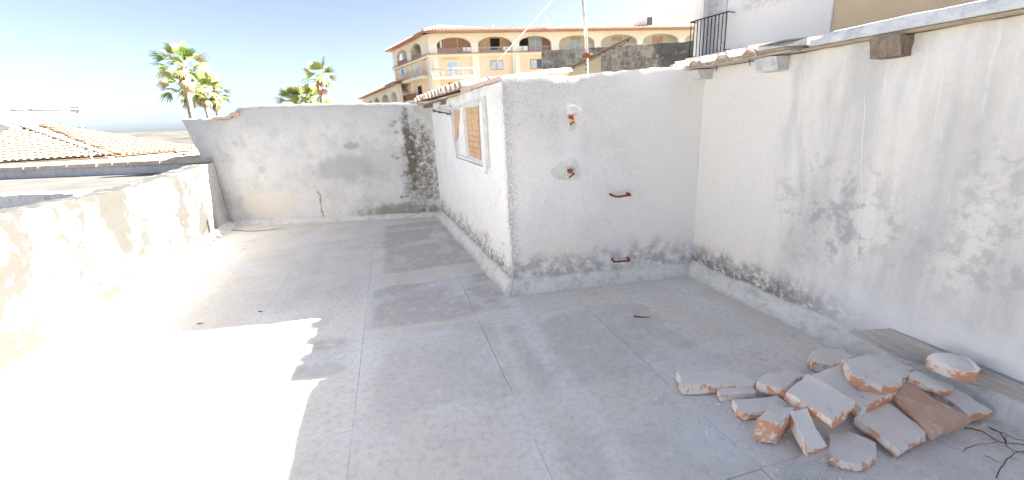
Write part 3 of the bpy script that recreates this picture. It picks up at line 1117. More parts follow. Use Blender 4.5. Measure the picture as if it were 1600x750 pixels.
# concrete coping slab: starts a metre from the shed
def coping(s0, s1):
    bm = NB()
    ns = int((s1 - s0) / .05)
    prev = None
    for i in range(ns + 1):
        s = s0 + (s1 - s0) * i / ns
        p = B + dR * s
        w = .045 + .010 * fbm(p, 4, 3)
        tp = 2.085 + .008 * fbm(p, 5, 8) - (.05 * max(0, 1 - (s - s0) / .12))
        row = [(w - .05, 2.006), (w, 2.010), (w + .004, 2.03 + .006 * fbm(p, 9, 1)), (w - .002 + .006 * fbm(p, 12, 4), 2.055), (w - .010, tp - .006), (w - .03, tp), (-.12, tp + .012 + .006 * fbm(p, 8, 2)), (-.33, tp + .01), (-.33, 2.006)]
        vr = [bm.verts.new(p + nR * a + Z * z) for a, z in row]
        if prev:
            for j in range(len(vr)):
                bm.faces.new((prev[j], vr[j], vr[(j + 1) % len(vr)], prev[(j + 1) % len(vr)]))
        else:
            bm.faces.new(vr)
        prev = vr
    bm.faces.new(prev[::-1])
    bmesh.ops.recalc_face_normals(bm, faces=bm.faces)
    return link('coping', bm, M['coping'], tall, smooth=False)
coping(1.035, 6.2)
# board under the coping
for a, b in ((1.0, 2.15), (2.155, 3.6), (3.605, 6.1)):
    bm = NB()
    p = B + dR * ((a + b) / 2) + Z * 1.9955
    box(bm, p + nR * .012, (b - a) / 2, .05, .0085, (dR, nR, Z))
    link('shuttering_board', bm, M['board'], tall)
# eave of barrel tiles between shed and coping
roofup = (-nR + Z * .10).normalized()
OV = .20
for k in range(4):
    s = -.20 + k * .30
    for row in range(6):
        c = B + dR * s + nR * OV + Z * 1.998 + roofup * (row * .37)
        place('roof_tile', TILE, c, roofup, tall, scale=.85)
        if k < 3:
            place('roof_tile', TROUGH, c + dR * .15 + Z * .08, roofup, tall, scale=1.2)
    bm = NB()
    c = B + dR * s + nR * (OV - .012) + Z * 2.024
    prism(bm, [c + dR * (math.cos(math.pi * q / 6) * .072) + Z * (max(.004, math.sin(math.pi * q / 6) * .055 - .022)) for q in range(7)], -nR * .05)
    link('mortar_plug', bm, M['concrete'], tall)
# bed of the eave: mortar slab and boards
bm = NB()
box(bm, B + dR * .355 + nR * (OV - .30) + Z * 2.016, .625, .29, .009, (dR, nR, Z))
link('eave_slab', bm, M['board'], tall)
for a, b in ((-.25, .28), (.285, .98)):
    bm = NB()
    box(bm, B + dR * ((a + b) / 2) + nR * (OV * .5 - .03) + Z * 1.998, (b - a) / 2, OV * .5 - .02, .0075, (dR, nR, Z))
    link('soffit_board', bm, M['plank'], tall)
# flat slab closing the tiles towards the coping
bm = NB()
prism(bm, [B + dR * .76 + nR * .20 + Z * 2.027, B + dR * .98 + nR * .20 + Z * 2.027, B + dR * 1.03 + nR * .05 + Z * 2.027, B + dR * 1.03 + nR * .05 + Z * 2.075, B + dR * .98 + nR * .20 + Z * 2.07, B + dR * .76 + nR * .20 + Z * 2.06], -nR * .3)
link('closing_slab', bm, M['concrete'], tall)
# three corbels
def onright(u, v, o_=0):
    return onplane(u, v, B + nR * o_, nR)
for k, (ua, ub, va, vb, mt, oo) in enumerate(((1082, 1112, 108, 126, 'concrete', .16), (1200, 1233, 97, 113, 'concrete', .14), (1378, 1424, 68, 92, 'oldwood', .12))):
    p1 = onright(ua, (va + vb) / 2); p2 = onright(ub, (va + vb) / 2)
    zb = onright((ua + ub) / 2, vb).z
    s1 = (p1 - B).dot(dR); s2 = (p2 - B).dot(dR)
    bm = NB()
    zt = 1.982
    prof = [(-.05, zt), (oo, zt), (oo * .75, zb + .012), (-.05, zb)]
    prism(bm, [B + dR * s1 + nR * a + Z * z for a, z in prof], dR * (s2 - s1))
    bmesh.ops.subdivide_edges(bm, edges=bm.edges[:], cuts=2, use_grid_fill=True)
    for v_ in bm.verts:
        v_.co += Vector((nz(v_.co, 16, k), nz(v_.co, 16, k + 5), nz(v_.co, 16, k + 9))) * .009
    link('corbel', bm, M[mt], tall)
# nails under the soffit
bm = NB()
for u, v in ((1120, 107), (1171, 100)):
    p = onright(u, v, .12)
    tube(bm, [Vector((p.x, p.y, 1.99)), Vector((p.x, p.y, 1.945))], .004, 5)
link('nail', bm, M['rust'], tall)

# ------------------------------------------------------------------ rubble: bricks, plank, net, twigs
def cp(pts):   # corner list measured on the pile
    return [(x / 2.777 + 1030, y / 2.777 + 480) for x, y in pts]
def brick(pts, zt, th_, label, name='broken_brick', cat='brick', mat='brick', seed=0, amp=.0125, down=None, cuts=3):
    if not isinstance(zt, (list, tuple)):
        zt = [zt] * len(pts)
    top = [onz(u, v, z) for (u, v), z in zip(cp(pts), zt)]
    cen = sum(top, Vector()) / len(top)
    top = [cen + (p - cen) * 1.05 for p in top]
    nrm = Vector((0, 0, 0))
    for i in range(len(top)):
        nrm += (top[i] - cen).cross(top[(i + 1) % len(top)] - cen)
    nrm.normalize()
    if nrm.z < 0:
        nrm = -nrm
    bm = NB()
    off = (down if down else -nrm) * th_ * .9
    prism(bm, [p - cen for p in top], off)
    for f in bm.faces:
        f.material_index = 0
    bmesh.ops.triangulate(bm, faces=[f for f in bm.faces if len(f.verts) > 4])
    bmesh.ops.subdivide_edges(bm, edges=bm.edges[:], cuts=cuts, use_grid_fill=True)
    inn = sum((v.co for v in bm.verts), Vector()) / len(bm.verts)
    edge_v = set()
    for e in bm.edges:
        if len(e.link_faces) == 2 and e.calc_face_angle(0) > .5:
            edge_v.update(e.verts)
    for v in bm.verts:
        q = v.co + cen
        v.co += Vector((fbm(q, 11, seed), fbm(q, 11, seed + 20), fbm(q, 11, seed + 40))) * amp
        if v in edge_v:
            k = .012 + .012 * max(0, nz(q, 22, seed))
            v.co += (inn - v.co).normalized() * k * .4
    for v in bm.verts:     # nothing dips below the floor
        if v.co.z + cen.z < .002:
            v.co.z = .002 - cen.z
    bmesh.ops.recalc_face_normals(bm, faces=bm.faces)
    o = link(name, bm, M[mat], smooth=True)
    me = o.data
    try:
        me.set_sharp_from_angle(angle=rad(42))
    except Exception:
        pass
    o.location = cen
    tag(o, label, cat, 'broken bricks in the heap')
    return o
BR = [
 ([(80, 280), (300, 268), (415, 318), (395, 332), (105, 340)], .07, .068, 'long pale brick lying flat at the far left of the heap', 1, 'brick'),
 ([(248, 350), (330, 340), (412, 345), (416, 370), (270, 378)], .05, .05, 'small orange brick stub in front of the long pale brick', 2, 'brick'),
 ([(315, 400), (515, 380), (560, 425), (430, 455), (365, 458)], .055, .053, 'flat grey brick with orange broken edge behind the upright stub', 3, 'brick'),
 ([(425, 478), (500, 415), (590, 430), (515, 492)], .15, .148, 'brick stub standing upright with raw orange front face', 4, 'brick'),
 ([(565, 445), (640, 440), (735, 605), (650, 622)], [.15, .16, .10, .09], .10, 'narrow brick tilted down to the white netting scrap', 5, 'brick'),
 ([(730, 548), (830, 540), (935, 588), (940, 645), (870, 678), (745, 650)], .055, .053, 'stubby pale brick chunk alone at the front, right of the netting', 6, 'brick'),
 ([(545, 365), (640, 297), (850, 395), (750, 488)], [.16, .19, .20, .17], .062, 'big white mortar covered brick on top in the middle of the heap', 7, 'brick'),
 ([(670, 292), (790, 245), (1025, 362), (870, 432)], [.14, .17, .15, .13], .065, 'big pale brick under the curved one with orange spots at its end', 8, 'brick'),
 ([(425, 322), (470, 280), (600, 300), (548, 355)], .10, .07, 'grey brick tucked behind the big white top brick', 9, 'brick'),
 ([(528, 275), (560, 268), (625, 290), (600, 306)], .09, .05, 'thin sliver of brick at the back edge of the heap', 10, 'brick'),
 ([(650, 205), (680, 178), (800, 183), (835, 212), (745, 252), (665, 236)], .075, .073, 'rounded pale stone like chunk at the back of the heap', 11, 'brick'),
 ([(800, 222), (905, 212), (1060, 300), (1050, 338), (1000, 350), (880, 325), (835, 285)], [.22, .22, .19, .19, .19, .20, .21], .07, 'brick with a curved bright orange edge resting on top of heap', 12, 'brick'),
 ([(900, 205), (975, 198), (1100, 262), (1065, 308), (1000, 258)], [.17, .17, .16, .16, .17], .08, 'orange scraped brick between the curved brick and the plank', 13, 'brick'),
 ([(1080, 285), (1130, 275), (1275, 338), (1250, 362), (1085, 308)], [.17, .17, .14, .14, .16], .06, 'small white brick with orange underside leaning beside the plank', 14, 'brick'),
 ([(1020, 370), (1080, 325), (1350, 478), (1195, 535)], [.13, .13, .10, .10], .065, 'bare salmon pink brick with clean flat face', 16, 'brick_face'),
 ([(1150, 335), (1290, 355), (1450, 448), (1345, 468)], [.10, .11, .075, .075], .07, 'white topped brick with orange end, rightmost on the floor', 17, 'brick'),
 ([(850, 475), (990, 410), (1165, 545), (1045, 622)], [.085, .09, .07, .065], .06, 'broad pale brick slab lying flat in front of the salmon brick', 18, 'brick'),
]
for pts, zt, th_, lab, sd, mt in BR:
    brick(pts, zt, th_, lab, seed=sd * 3.3, mat=mt)

# plank leaning on the foot of the wall
pl = [onz(1325, 519, .115), onright(1388, 513, .02), onright(1604, 604, .03), onz(1540, 627, .045)]
pl[2] = pl[1] + (pl[2] - pl[1]) * 1.25
pl[3] = pl[0] + (pl[3] - pl[0]) * 1.0
ex = (pl[3] - pl[0]).normalized()
pc = sum(pl, Vector()) / 4
pn = (pl[3] - pl[0]).cross(pl[1] - pl[0]).normalized()
if pn.z < 0:
    pn = -pn
bm = NB()
NL, NW = 26, 6
def plank_pt(a, b):
    p = pl[0].lerp(pl[3], a).lerp(pl[1].lerp(pl[2], a), b)
    if a in (0.0, 1.0):
        p = p + ex * (.018 * nz((b * 9, a * 3, 1), 1.7))
    return p
tv, bv = [], []
for i in range(NL + 1):
    tr_, br_ = [], []
    for j in range(NW + 1):
        a, b = i / NL, j / NW
        p = plank_pt(a, b)
        q = p - pc
        h = .0035 * fbm(p, 10, 3) + .006 * math.sin(a * 3.0)
        tr_.append(bm.verts.new(q + pn * h)); br_.append(bm.verts.new(q + pn * (h - .022)))
    tv.append(tr_); bv.append(br_)
for i in range(NL):
    for j in range(NW):
        bm.faces.new((tv[i][j], tv[i + 1][j], tv[i + 1][j + 1], tv[i][j + 1]))
        bm.faces.new((bv[i][j], bv[i][j + 1], bv[i + 1][j + 1], bv[i + 1][j]))
for i in range(NL):
    bm.faces.new((tv[i][0], bv[i][0], bv[i + 1][0], tv[i + 1][0]))
    bm.faces.new((tv[i][NW], tv[i + 1][NW], bv[i + 1][NW], bv[i][NW]))
for j in range(NW):
    bm.faces.new((tv[0][j], tv[0][j + 1], bv[0][j + 1], bv[0][j]))
    bm.faces.new((tv[NL][j], bv[NL][j], bv[NL][j + 1], tv[NL][j + 1]))
bmesh.ops.recalc_face_normals(bm, faces=bm.faces)
o = link('wooden_plank', bm, M['plank'])
o.location = pc
# grain follows the plank: rotate object data so local Y runs along it
Rm = Matrix((ex.cross(pn), ex, pn)).transposed()
o.data.transform(Rm.inverted().to_4x4())
o.matrix_world = Matrix.Translation(pc) @ Rm.to_4x4()
tag(o, 'long weathered grey plank lying along the foot of tall wall', 'plank')

# brick lying on the plank
brick([(1172, 215), (1200, 198), (1330, 206), (1405, 265), (1385, 282), (1290, 270), (1180, 228)], [.27, .29, .29, .28, .26, .26, .26], .10,
      'brick with orange side lying on the grey plank by itself', seed=61)

# scrap of white net
bm = NB()
q = [onz(1258, 708, .03), onz(1296, 700, .10), onz(1280, 752, .012), onz(1218, 752, .012)]
def np_(a, b):
    p = q[0].lerp(q[1], a).lerp(q[3].lerp(q[2], a), b)
    return p + Z * (.012 * abs(fbm(p, 12, 2))) + Vector((fbm(p, 9, 5), fbm(p, 9, 8), 0)) * .012
for i in range(13):
    tube(bm, [np_(i / 12, k / 10) for k in range(11)], .0016, 4)
for k in range(17):
    tube(bm, [np_(i / 8 , k / 16) for i in range(9)], .0016, 4)
o = link('plaster_net', bm, M['net'])
tag(o, 'scrap of white plaster netting trailing from a tilted brick', 'netting')

# dry vine twigs
def tw(pts):
    return [onz(x / 3.41 + 1380, y / 3.41 + 530, .012 + .012 * ((i * 7) % 3) / 2) for i, (x, y) in enumerate(pts)]
bm = NB()
for pts, r_ in (([(430, 475), (470, 478), (520, 490), (560, 510), (600, 540), (640, 553), (700, 556), (780, 565)], .004),
               ([(610, 380), (680, 398), (760, 415)], .003),
               ([(430, 592), (440, 580), (480, 570), (530, 560), (610, 552)], .0025),
               ([(540, 620), (570, 628), (600, 650), (612, 655)], .002),
               ([(600, 740), (625, 690), (660, 640), (700, 612), (780, 585)], .003),
               ([(560, 470), (620, 495), (650, 545), (655, 570), (700, 598), (780, 612)], .0035),
               ([(570, 480), (640, 500), (700, 530), (780, 545)], .0025),
               ([(650, 550), (648, 525), (660, 515)], .002)):
    p = tw(pts)
    pp = []
    for a, b in zip(p, p[1:]):
        for k in range(3):
            w_ = a.lerp(b, k / 3)
            pp.append(w_ + Vector((fbm(w_, 25, 1), fbm(w_, 25, 5), abs(fbm(w_, 25, 9)))) * .004)
    pp.append(p[-1])
    tube(bm, pp, [r_ * (1 - .6 * i / len(pp)) for i in range(len(pp))], 5)
o = link('dry_vine', bm, M['twig'])
tag(o, 'tangle of thin dry vine twigs on the floor below the plank', 'twig')

# sticks and crumbs on the floor
for pts, lab in (([(990, 493.5), (1000, 495), (1016, 495.5)], 'short brown stick lying on the floor before the shed'),
                 ([(362, 359), (385, 361), (410, 360.5), (440, 357)], 'long thin dry stick at the foot of the end wall'),
                 ([(308, 506), (312, 505.5), (318, 504.5)], 'tiny dark twig near the shadow edge on the left'),
                 ([(404, 486.5), (411, 486.5)], 'tiny dark twig in the middle of the shaded floor')):
    bm = NB()
    tube(bm, [onz(u, v, .008) for u, v in pts], [.006] * (len(pts) - 1) + [.003], 5)
    tag(link('stick', bm, M['twig']), lab, 'stick')
bm = NB()
rr = random.Random(21)
for k in range(420):
    if k < 300:
        u, v = rr.gauss(1280, 150), rr.gauss(660, 45)
    elif k < 360:
        u, v = rr.uniform(150, 1200), rr.uniform(480, 740)
    else:
        t_ = rr.random()
        u, v = 60 + 300 * t_ + rr.gauss(0, 12), 545 - 185 * t_ + rr.gauss(0, 12)
    p = onz(u, v, 0)
    if (p - B).dot(nR) < .1 or p.y < .8:
        continue
    r_ = rr.choice((.003, .004, .005, .007, .010)) * rr.uniform(.6, 1.2)
    g = bmesh.ops.create_icosphere(bm, subdivisions=1, radius=r_)['verts']
    for v_ in g:
        c = v_.co.copy(); c.z *= .6
        c *= 1 + .4 * nz(c * 60, 1, k)
        v_.co = c + p + Z * r_ * .35
link('plaster_crumbs', bm, M['patch'], kind='stuff')

# ------------------------------------------------------------------ neighbour terrace on the left
bm = NB()
prism(bm, [L + dP * -4 - nP * .30 + Z * 1.04, L + dP * 2.2 - nP * .30 + Z * 1.04, L + dP * 2.2 - nP * 9 + Z * 1.04, L + dP * -4 - nP * 9 + Z * 1.04], Vector((0, 0, -.3)))
link('neighbour_terrace', bm, M['felt'], kind='structure')
bm = NB()
prism(bm, [L + dP * 2.2 - nP * .30 + Z * .88, L + dP * 9 - nP * .30 + Z * .88, L + dP * 9 - nP * 9 + Z * .88, L + dP * 2.2 - nP * 9 + Z * .88], Vector((0, 0, -.3)))
link('neighbour_lower_terrace', bm, M['felt'], kind='structure')
q0 = onz(106, 303, 1.12); q1 = onz(0, 306, 1.12)
q0.z = q1.z = 0
dq = (q1 - q0).normalized()
q0 = q0 - dq * .06
q1 = q0 + dq * 3.2
nq = Vector((dq.y, -dq.x, 0)).normalized()
if nq.y > 0:
    nq = -nq
o = wall('low_wall', q0, q1, nq, .80, lambda s: 1.12, .2, M['skirt'], None, .012, .06, 51, None, .008)
tag(o, 'low pale step wall butting against the outside of the left parapet', 'wall')
# tile capped wall across the neighbour terrace
c0 = onz(298, 268, 1.04); c1 = onz(-20, 281, 1.04)
dc = (c1 - c0).normalized()
c0 = c0 - dc * .5
ncv = Vector((dc.y, -dc.x, 0)).normalized()
if ncv.y > 0:
    ncv = -ncv
cap = thing('tile_capped_wall', c0, 'low grey wall with a pale clay tile cap across the neighbouring terrace', 'wall')
c1 = c1 + dc * 1.5
ln_c = (c1 - c0).length
wall('wall', Vector((c0.x, c0.y, 0)), Vector((c1.x, c1.y, 0)), ncv, .8, lambda s: 1.20, .25, M['concrete'], cap, .01, .12, 61, None, .004)
CAPT = barrel_me('cap_tile_mesh', .17, .40, .02, .16, 6)
CAPT.materials.clear(); CAPT.materials.append(M['captile'])
k = 0
while k * .36 < ln_c:
    place('cap_tile', CAPT, Vector((c0.x, c0.y, 1.20)) + dc * (k * .36) - ncv * .12, dc, cap, jit=.006)
    k += 1

# tiled houses beyond
def tile_field(bm, O, U, V, nu, nv, pitch, rowl, r, clip=None, zoff=Vector((0, 0, 0)), seg=4):
    """nu columns along U, nv rows going up V of half-round tiles; clip(a,b) in 0..1"""
    N_ = U.cross(V).normalized()
    if N_.z < 0:
        N_ = -N_
    for i in range(nu):
        for j in range(nv):
            a, b = (i + .5) / nu, (j + .5) / nv
            if clip and not clip(a, b):
                continue
            base = O + U * (pitch * (i + .5)) + V * (rowl * j)
            ra, rb = [], []
            jx = random.uniform(-.06, .06) * pitch
            for k in range(seg + 1):
                an = math.pi * k / seg
                off = U * (math.cos(an) * r + jx)
                hz = N_ * (math.sin(an) * r * .8)
                ra.append(bm.verts.new(base + off + hz + N_ * .035))
                rb.append(bm.verts.new(base + off * .85 + hz * .9 + V * rowl * 1.12 + N_ * .0))
            for k in range(seg):
                bm.faces.new((ra[k], ra[k + 1], rb[k + 1], rb[k]))
            bm.faces.new(ra)

def house_left():
    h = thing('tiled_house', at(60, 250, 17), 'house with a pale hipped tile roof at the far left behind the terrace', 'house')
    e0 = at(-140, 255, 15.5); e1 = at(172, 247, 16.5)
    e0.z = e1.z = 1.12
    U = (e1 - e0).normalized()
    Vh = Vector((-U.y, U.x, 0))
    V = (Vh + Z * .30).normalized()
    ln_ = (e1 - e0).length
    apex = at(27, 206, 20.5)
    run = (apex - e0).dot(Vh)
    # two visible hip slopes
    ridge_a = apex
    ax = (apex - e0).dot(U) / ln_
    nv = int(run * 1.04 / .34); nu = int(ln_ / .24)
    bm = NB()
    tile_field(bm, e0 + Z * .02, U, V, nu, nv, ln_ / nu, .34, .10, lambda a, b: a < 1 - (1 - ax) * b)
    link('roof_tiles', bm, M['tile_pale'], h, kind='stuff')
    bm = NB()
    vt = [bm.verts.new(p) for p in (e0, e1, e0 + U * (ax * ln_) + Vh * run + Z * (run * .30), e0 + Vh * run + Z * (run * .30))]
    bm.faces.new(vt)
    link('roof_deck', bm, M['tile_pale'], h)
    bm = NB()
    prism(bm, [e0 - Vh * .06 - Z * .16, e1 - Vh * .06 - Z * .16, e1 - Vh * .06 + Z * .0, e0 - Vh * .06 + Z * .0], Vh * .12)
    link('eave_board', bm, M['ochre'], h)
    hip_top = e0 + U * (ax * ln_) + Vh * run + Z * (run * .30)
    CT = barrel_me('hip_tile_mesh', .12, .40, .02, .11, 5)
    CT.materials.clear(); CT.materials.append(M['tile'])
    dh = (hip_top - e1)
    n_ = int(dh.length / .34)
    for k in range(n_):
        place('hip_tile', CT, e1 + dh * (k / n_) + Z * .05, dh, h, jit=.008)
    bm = NB()
    w0, w1 = e0 + Vh * .10, e1 + Vh * .10 - U * .1
    prism(bm, [w0 - Z * .01, w1 - Z * .01, w1 - Z * 8, w0 - Z * 8], Vh * 7)
    link('wall', bm, M['ochre2'], h)
    return e1, hip_top, h
e1h, hipt, hl = house_left()
def house_mid():
    h = thing('tiled_house', at(200, 240, 20), 'house with wide cream tile roof, behind the left parapet and antenna mast', 'house')
    a0 = e1h + Vector((.05, .3, -.02))
    a1 = at(312, 232, 21.0)
    a1.z = a0.z
    U = (a1 - a0).normalized()
    Vh = Vector((-U.y, U.x, 0))
    sl_ = .24
    V = (Vh + Z * sl_).normalized()
    ln_ = (a1 - a0).length
    top_l = at(45, 205, 27); top_r = at(200, 204, 27)
    run = max(5.2, (top_r - a0).dot(Vh))
    run = 6.0
    # roof parallelogram reaching left behind the first house
    ext = 9.0
    o0 = a0 - U * ext
    nu = int((ln_ + ext) / .25); nv = int(run / .36)
    def clip(a, b):
        s = a * (ln_ + ext)
        w_ = o0 + U * s + Vh * (b * run)
        dh_ = hipt - e1h
        return dh_.x * (w_.y - e1h.y) - dh_.y * (w_.x - e1h.x) < -2.2 and s < ext + ln_ - b * ln_ * .28
    bm = NB()
    tile_field(bm, o0 + Z * .02, U, V, nu, nv, (ln_ + ext) / nu, run * math.sqrt(1 + sl_ * sl_) / nv, .105, clip)
    link('roof_tiles', bm, M['tile_pale'], h, kind='stuff')
    bm = NB()
    dh_ = hipt - e1h
    dh_.z = 0
    q_ = e1h + dh_ * (run / dh_.dot(Vh))
    q_ = a0 + U * ((q_ - a0).dot(U) + .1) + (Vh + Z * sl_) * run
    pts = [a0, a1, a1 - U * (ln_ * .28) + (Vh + Z * sl_) * run, q_]
    bm.faces.new([bm.verts.new(p) for p in pts])
    link('roof_deck', bm, M['tile_pale'], h)
    bm = NB()
    b0, b1 = a0 + Vh * .15 + U * .1, a1 + Vh * .15 - U * .3
    prism(bm, [b0 - Z * .05, b1 - Z * .05, b1 - Z * 8, b0 - Z * 8], Vh * 8)
    link('wall', bm, M['cream'], h)
    bm = NB()
    pA = at(236, 249, 18.2); pB = at(257, 240, 18.4)
    tube(bm, [pA, pB], .045, 6)
    link('brace', bm, M['infill'], h)
    for (a, b) in (((272, 238.5), (294, 236.5)), ((276, 248), (288, 240)), ((281, 248), (294, 239)), ((252, 246), (251, 249))):
        bm = NB()
        tube(bm, [at(*a, 17.5), at(*b, 17.6)], .035, 5)
        link('awning_bracket', bm, M['iron'], h)
house_mid()
# white rounded building at the edge
wb = NB()
prof = [at(-60, 186, 24), at(0, 192.5, 24), at(12, 196.5, 24), at(22, 200.5, 24), at(27, 210, 24), at(27, 240, 24), at(-60, 240, 24)]
prism(wb, prof, Vector((-1.5, 5, 0)))
o = link('white_house', wb, M['white'])
tag(o, 'bright white building with sloping top at the left edge behind roofs', 'building')

# ------------------------------------------------------------------ TV antenna on the left
y_ = 13.0
ant = thing('tv_antenna', at(145, 262, y_), 'white TV antenna with a long boom on a thin leaning mast', 'antenna')
bm = NB(); tube(bm, [at(147, 262, y_), at(120, 170, y_)], .035, 8); link('mast', bm, M['alum'], ant)
bm = NB(); tube(bm, [at(16, 172, y_), at(126, 170.5, y_ - .02)], .034, 8); link('boom', bm, M['alum'], ant)
bm = NB()
bx = at(119, 171, y_)
box(bm, bx, .13, .05, .06); link('clamp', bm, M['galv'], ant)
for u in (18, 45, 76, 98, 116):
    bm = NB()
    p = at(u, 172 - (u - 18) * .014, y_)
    tube(bm, [p + Vector((.02, -.45, 0)), p + Vector((-.02, .45, 0))], .008, 5)
    link('element', bm, M['alum'], ant)
bm = NB(); p = at(128, 200, y_); tube(bm, [p - Vector((.12, 0, 0)), p + Vector((.12, 0, 0))], .012, 5); link('cross_bar', bm, M['iron'], ant)

# ------------------------------------------------------------------ mast with guy wire behind the shed
mast = thing('antenna_mast', at(917, 115, 8), 'tall galvanised antenna mast rising above the shed roof', 'mast')
pA, pB = at(917.5, 118, 8), at(911.2, 0, 8)
dv = (pB - pA)
bm = NB(); tube(bm, [at(917, 86, 8), pB + dv * .45], .030, 10); link('pole', bm, M['galv'], mast)
bm = NB(); tube(bm, [pA - Z * .4, at(916.8, 89, 8)], .020, 8); link('stub_pole', bm, M['galv'], mast)
bm = NB()
c = at(916, 87, 8)
box(bm, c, .055, .05, .03)
tube(bm, [c + Vector((-.08, -.03, -.01)), c + Vector((.1, -.03, .02))], .012, 6)
link('clamp', bm, M['rust'], mast)
for v in (95, 101, 108):
    bm = NB(); c = at(917, v, 8); tube(bm, [c - Vector((.032, 0, 0)), c + Vector((.032, 0, 0))], .016, 6); link('collar', bm, M['rust'], mast)
top = pB + dv * .42
bm = NB(); ge = at(751, 124, 6.0); tube(bm, [top, top.lerp(ge, .5) - Z * .02, ge], .0062, 5)
o = link('guy_wire', bm, M['wire'])
tag(o, 'pale guy wire slanting from the mast down to the shed roof', 'wire')

# ------------------------------------------------------------------ cream gable with verge, mouldy wall
gab = thing('gabled_annex', at(915, 110, 12), 'small cream gable end with sloping tiled verge behind the mast', 'building')
g = [at(872, 116, 12), at(890, 108, 12), at(939, 80, 12), at(939, 140, 12), at(872, 140, 12)]
bm = NB(); prism(bm, g, Vector((.2, 2.5, 0))); link('wall', bm, M['gable'], gab)
pv0, pv1 = at(884, 110, 11.95), at(978, 64, 11.95)
n_ = 11
VT = barrel_me('verge_tile_mesh', .075, .30, .02, .07, 5)
VT.materials.clear(); VT.materials.append(M['tile_pale'])
for k in range(n_):
    place('verge_tile', VT, pv0.lerp(pv1, k / n_), pv1 - pv0, gab, jit=.006)
bm = NB()
dv = (pv1 - pv0).normalized()
box(bm, (pv0 + pv1) / 2 - Z * .045 + Vector((0, .1, 0)), (pv1 - pv0).length / 2, .09, .02, (dv, Vector((0, 1, 0)), dv.cross(Vector((0, 1, 0)))))
link('verge_board', bm, M['board'], gab)
for k, (u, v) in enumerate(((944, 83), (968, 74), (958, 78))):
    bm = NB(); box(bm, at(u, v - 1, 11.98), .03, .06, .025); link('rafter_end', bm, M['oldwood'], gab)
mw0, mw1 = at(937, 70, 16), at(1090, 68, 16)
o = wall('mouldy_wall', Vector((mw0.x - 2, 16.3, 0)), Vector((mw1.x + .8, 15.9, 0)), Vector((0, -1, 0)), -2, lambda s: 3.90, .3, M['mould'], None, .03, .15, 71, None, .03)
tag(o, 'black mould stained cement wall between cream gable and white house', 'wall')
# vent on the apartment side behind it is part of that building

# ------------------------------------------------------------------ white house with balcony, right
wd = Vector((7.27 - 4.84, 6 - 11.5, 0)).normalized()
W0 = Vector((4.84, 11.5, 0))
nWt = Vector((wd.y, -wd.x, 0))
if nWt.x > 0:
    nWt = -nWt
def onw(u, v, o_=0):
    return onplane(u, v, W0 + nWt * o_, nWt)
def sw(u, v=40):
    return (onw(u, v) - W0).dot(wd)
TOPZ = 4.45
wh = thing('white_house', W0, 'white house with iron railed balcony and ochre painted side, above the right wall', 'house')
s_door0, s_door1 = sw(1099), sw(1128)
s_och, s_och2 = sw(1297), sw(1530, 10)
def wpanel(nm, s0, s1, z0, z1, mat, d0=0.0, th_=.3, parent=None):
    bm = NB()
    P = W0 + wd * s0 + nWt * d0
    prism(bm, [P + Z * z0, P + wd * (s1 - s0) + Z * z0, P + wd * (s1 - s0) + Z * z1, P + Z * z1], -nWt * th_)
    return link(nm, bm, M[mat], parent or wh)
BZ = onw(1100, 88).z
wpanel('wall', -.02, s_door0, 0, TOPZ, 'whitewall')
wpanel('wall', s_door0, s_door1, 0, BZ - .02, 'whitewall')
wpanel('wall', s_door1, s_och, 0, TOPZ, 'whitewall')
wpanel('ochre_wall', s_och, s_och2, 0, TOPZ, 'ochre', -.035)
wpanel('ochre_wall', s_och2, s_och2 + 5, 0, TOPZ, 'ochre2', -.05)
bm = NB()
prism(bm, [W0 - nWt * .3 + Z * 0, W0 + wd * (s_och2 + 5) - nWt * .3, W0 + wd * (s_och2 + 5) - nWt * .3 + Z * TOPZ, W0 - nWt * .3 + Z * TOPZ], -nWt * 5)
link('body', bm, M['whitewall'], wh)
# shuttered door in the recess
dr = wpanel('door', s_door0 + .004, s_door1 - .004, BZ, TOPZ - .3, 'white', -.16, .05)
hw = (s_door1 - s_door0) / 2
for a in (0, 1):
    for k in range(34):
        zc = BZ + .08 + k * .055
        bm = NB()
        P = W0 + wd * (s_door0 + hw * (a + .5)) - nWt * .15 + Z * zc
        box(bm, P, hw * .42, .012, .020, (wd, (nWt + Z * .6).normalized(), wd.cross((nWt + Z * .6).normalized())))
        link('louvre', bm, M['coping'], dr)
wpanel('door_jamb', s_door1 - .002, s_door1 + .10, BZ, TOPZ - .2, 'coping', .03, .03)
wpanel('door_jamb', s_door0 - .10, s_door0 + .002, BZ, TOPZ - .2, 'white', .03, .03)
# balcony
sb0, sb1 = sw(1085, 90) , sw(1143, 80)
bd = .22
bm = NB()
P = W0 + wd * ((sb0 + sb1) / 2) + nWt * (bd / 2 + .02) + Z * (BZ - .06)
box(bm, P, (sb1 - sb0) / 2 + .04, bd / 2 + .02, .05, (wd, nWt, Z))
link('balcony_slab', bm, M['whitewall'], wh)
rl = wpanel('railing', sb0, sb1, BZ + .80, BZ + .825, 'iron', bd, .03)
nbars = 11
for k in range(nbars):
    s = sb0 + .03 + (sb1 - sb0 - .06) * k / (nbars - 1)
    P = W0 + wd * s + nWt * (bd - .015)
    bm = NB(); tube(bm, [P + Z * (BZ - .02), P + Z * (BZ + .81)], .011, 6)
    link('bar', bm, M['iron'], rl)
for s in (sb0, sb1):
    P = W0 + wd * s
    bm = NB(); tube(bm, [P + nWt * bd + Z * (BZ + .81), P - nWt * .02 + Z * (BZ + .81)], .012, 6)
    tube(bm, [P + nWt * bd + Z * (BZ + .03), P - nWt * .02 + Z * (BZ + .03)], .010, 6)
    link('return_rail', bm, M['iron'], rl)
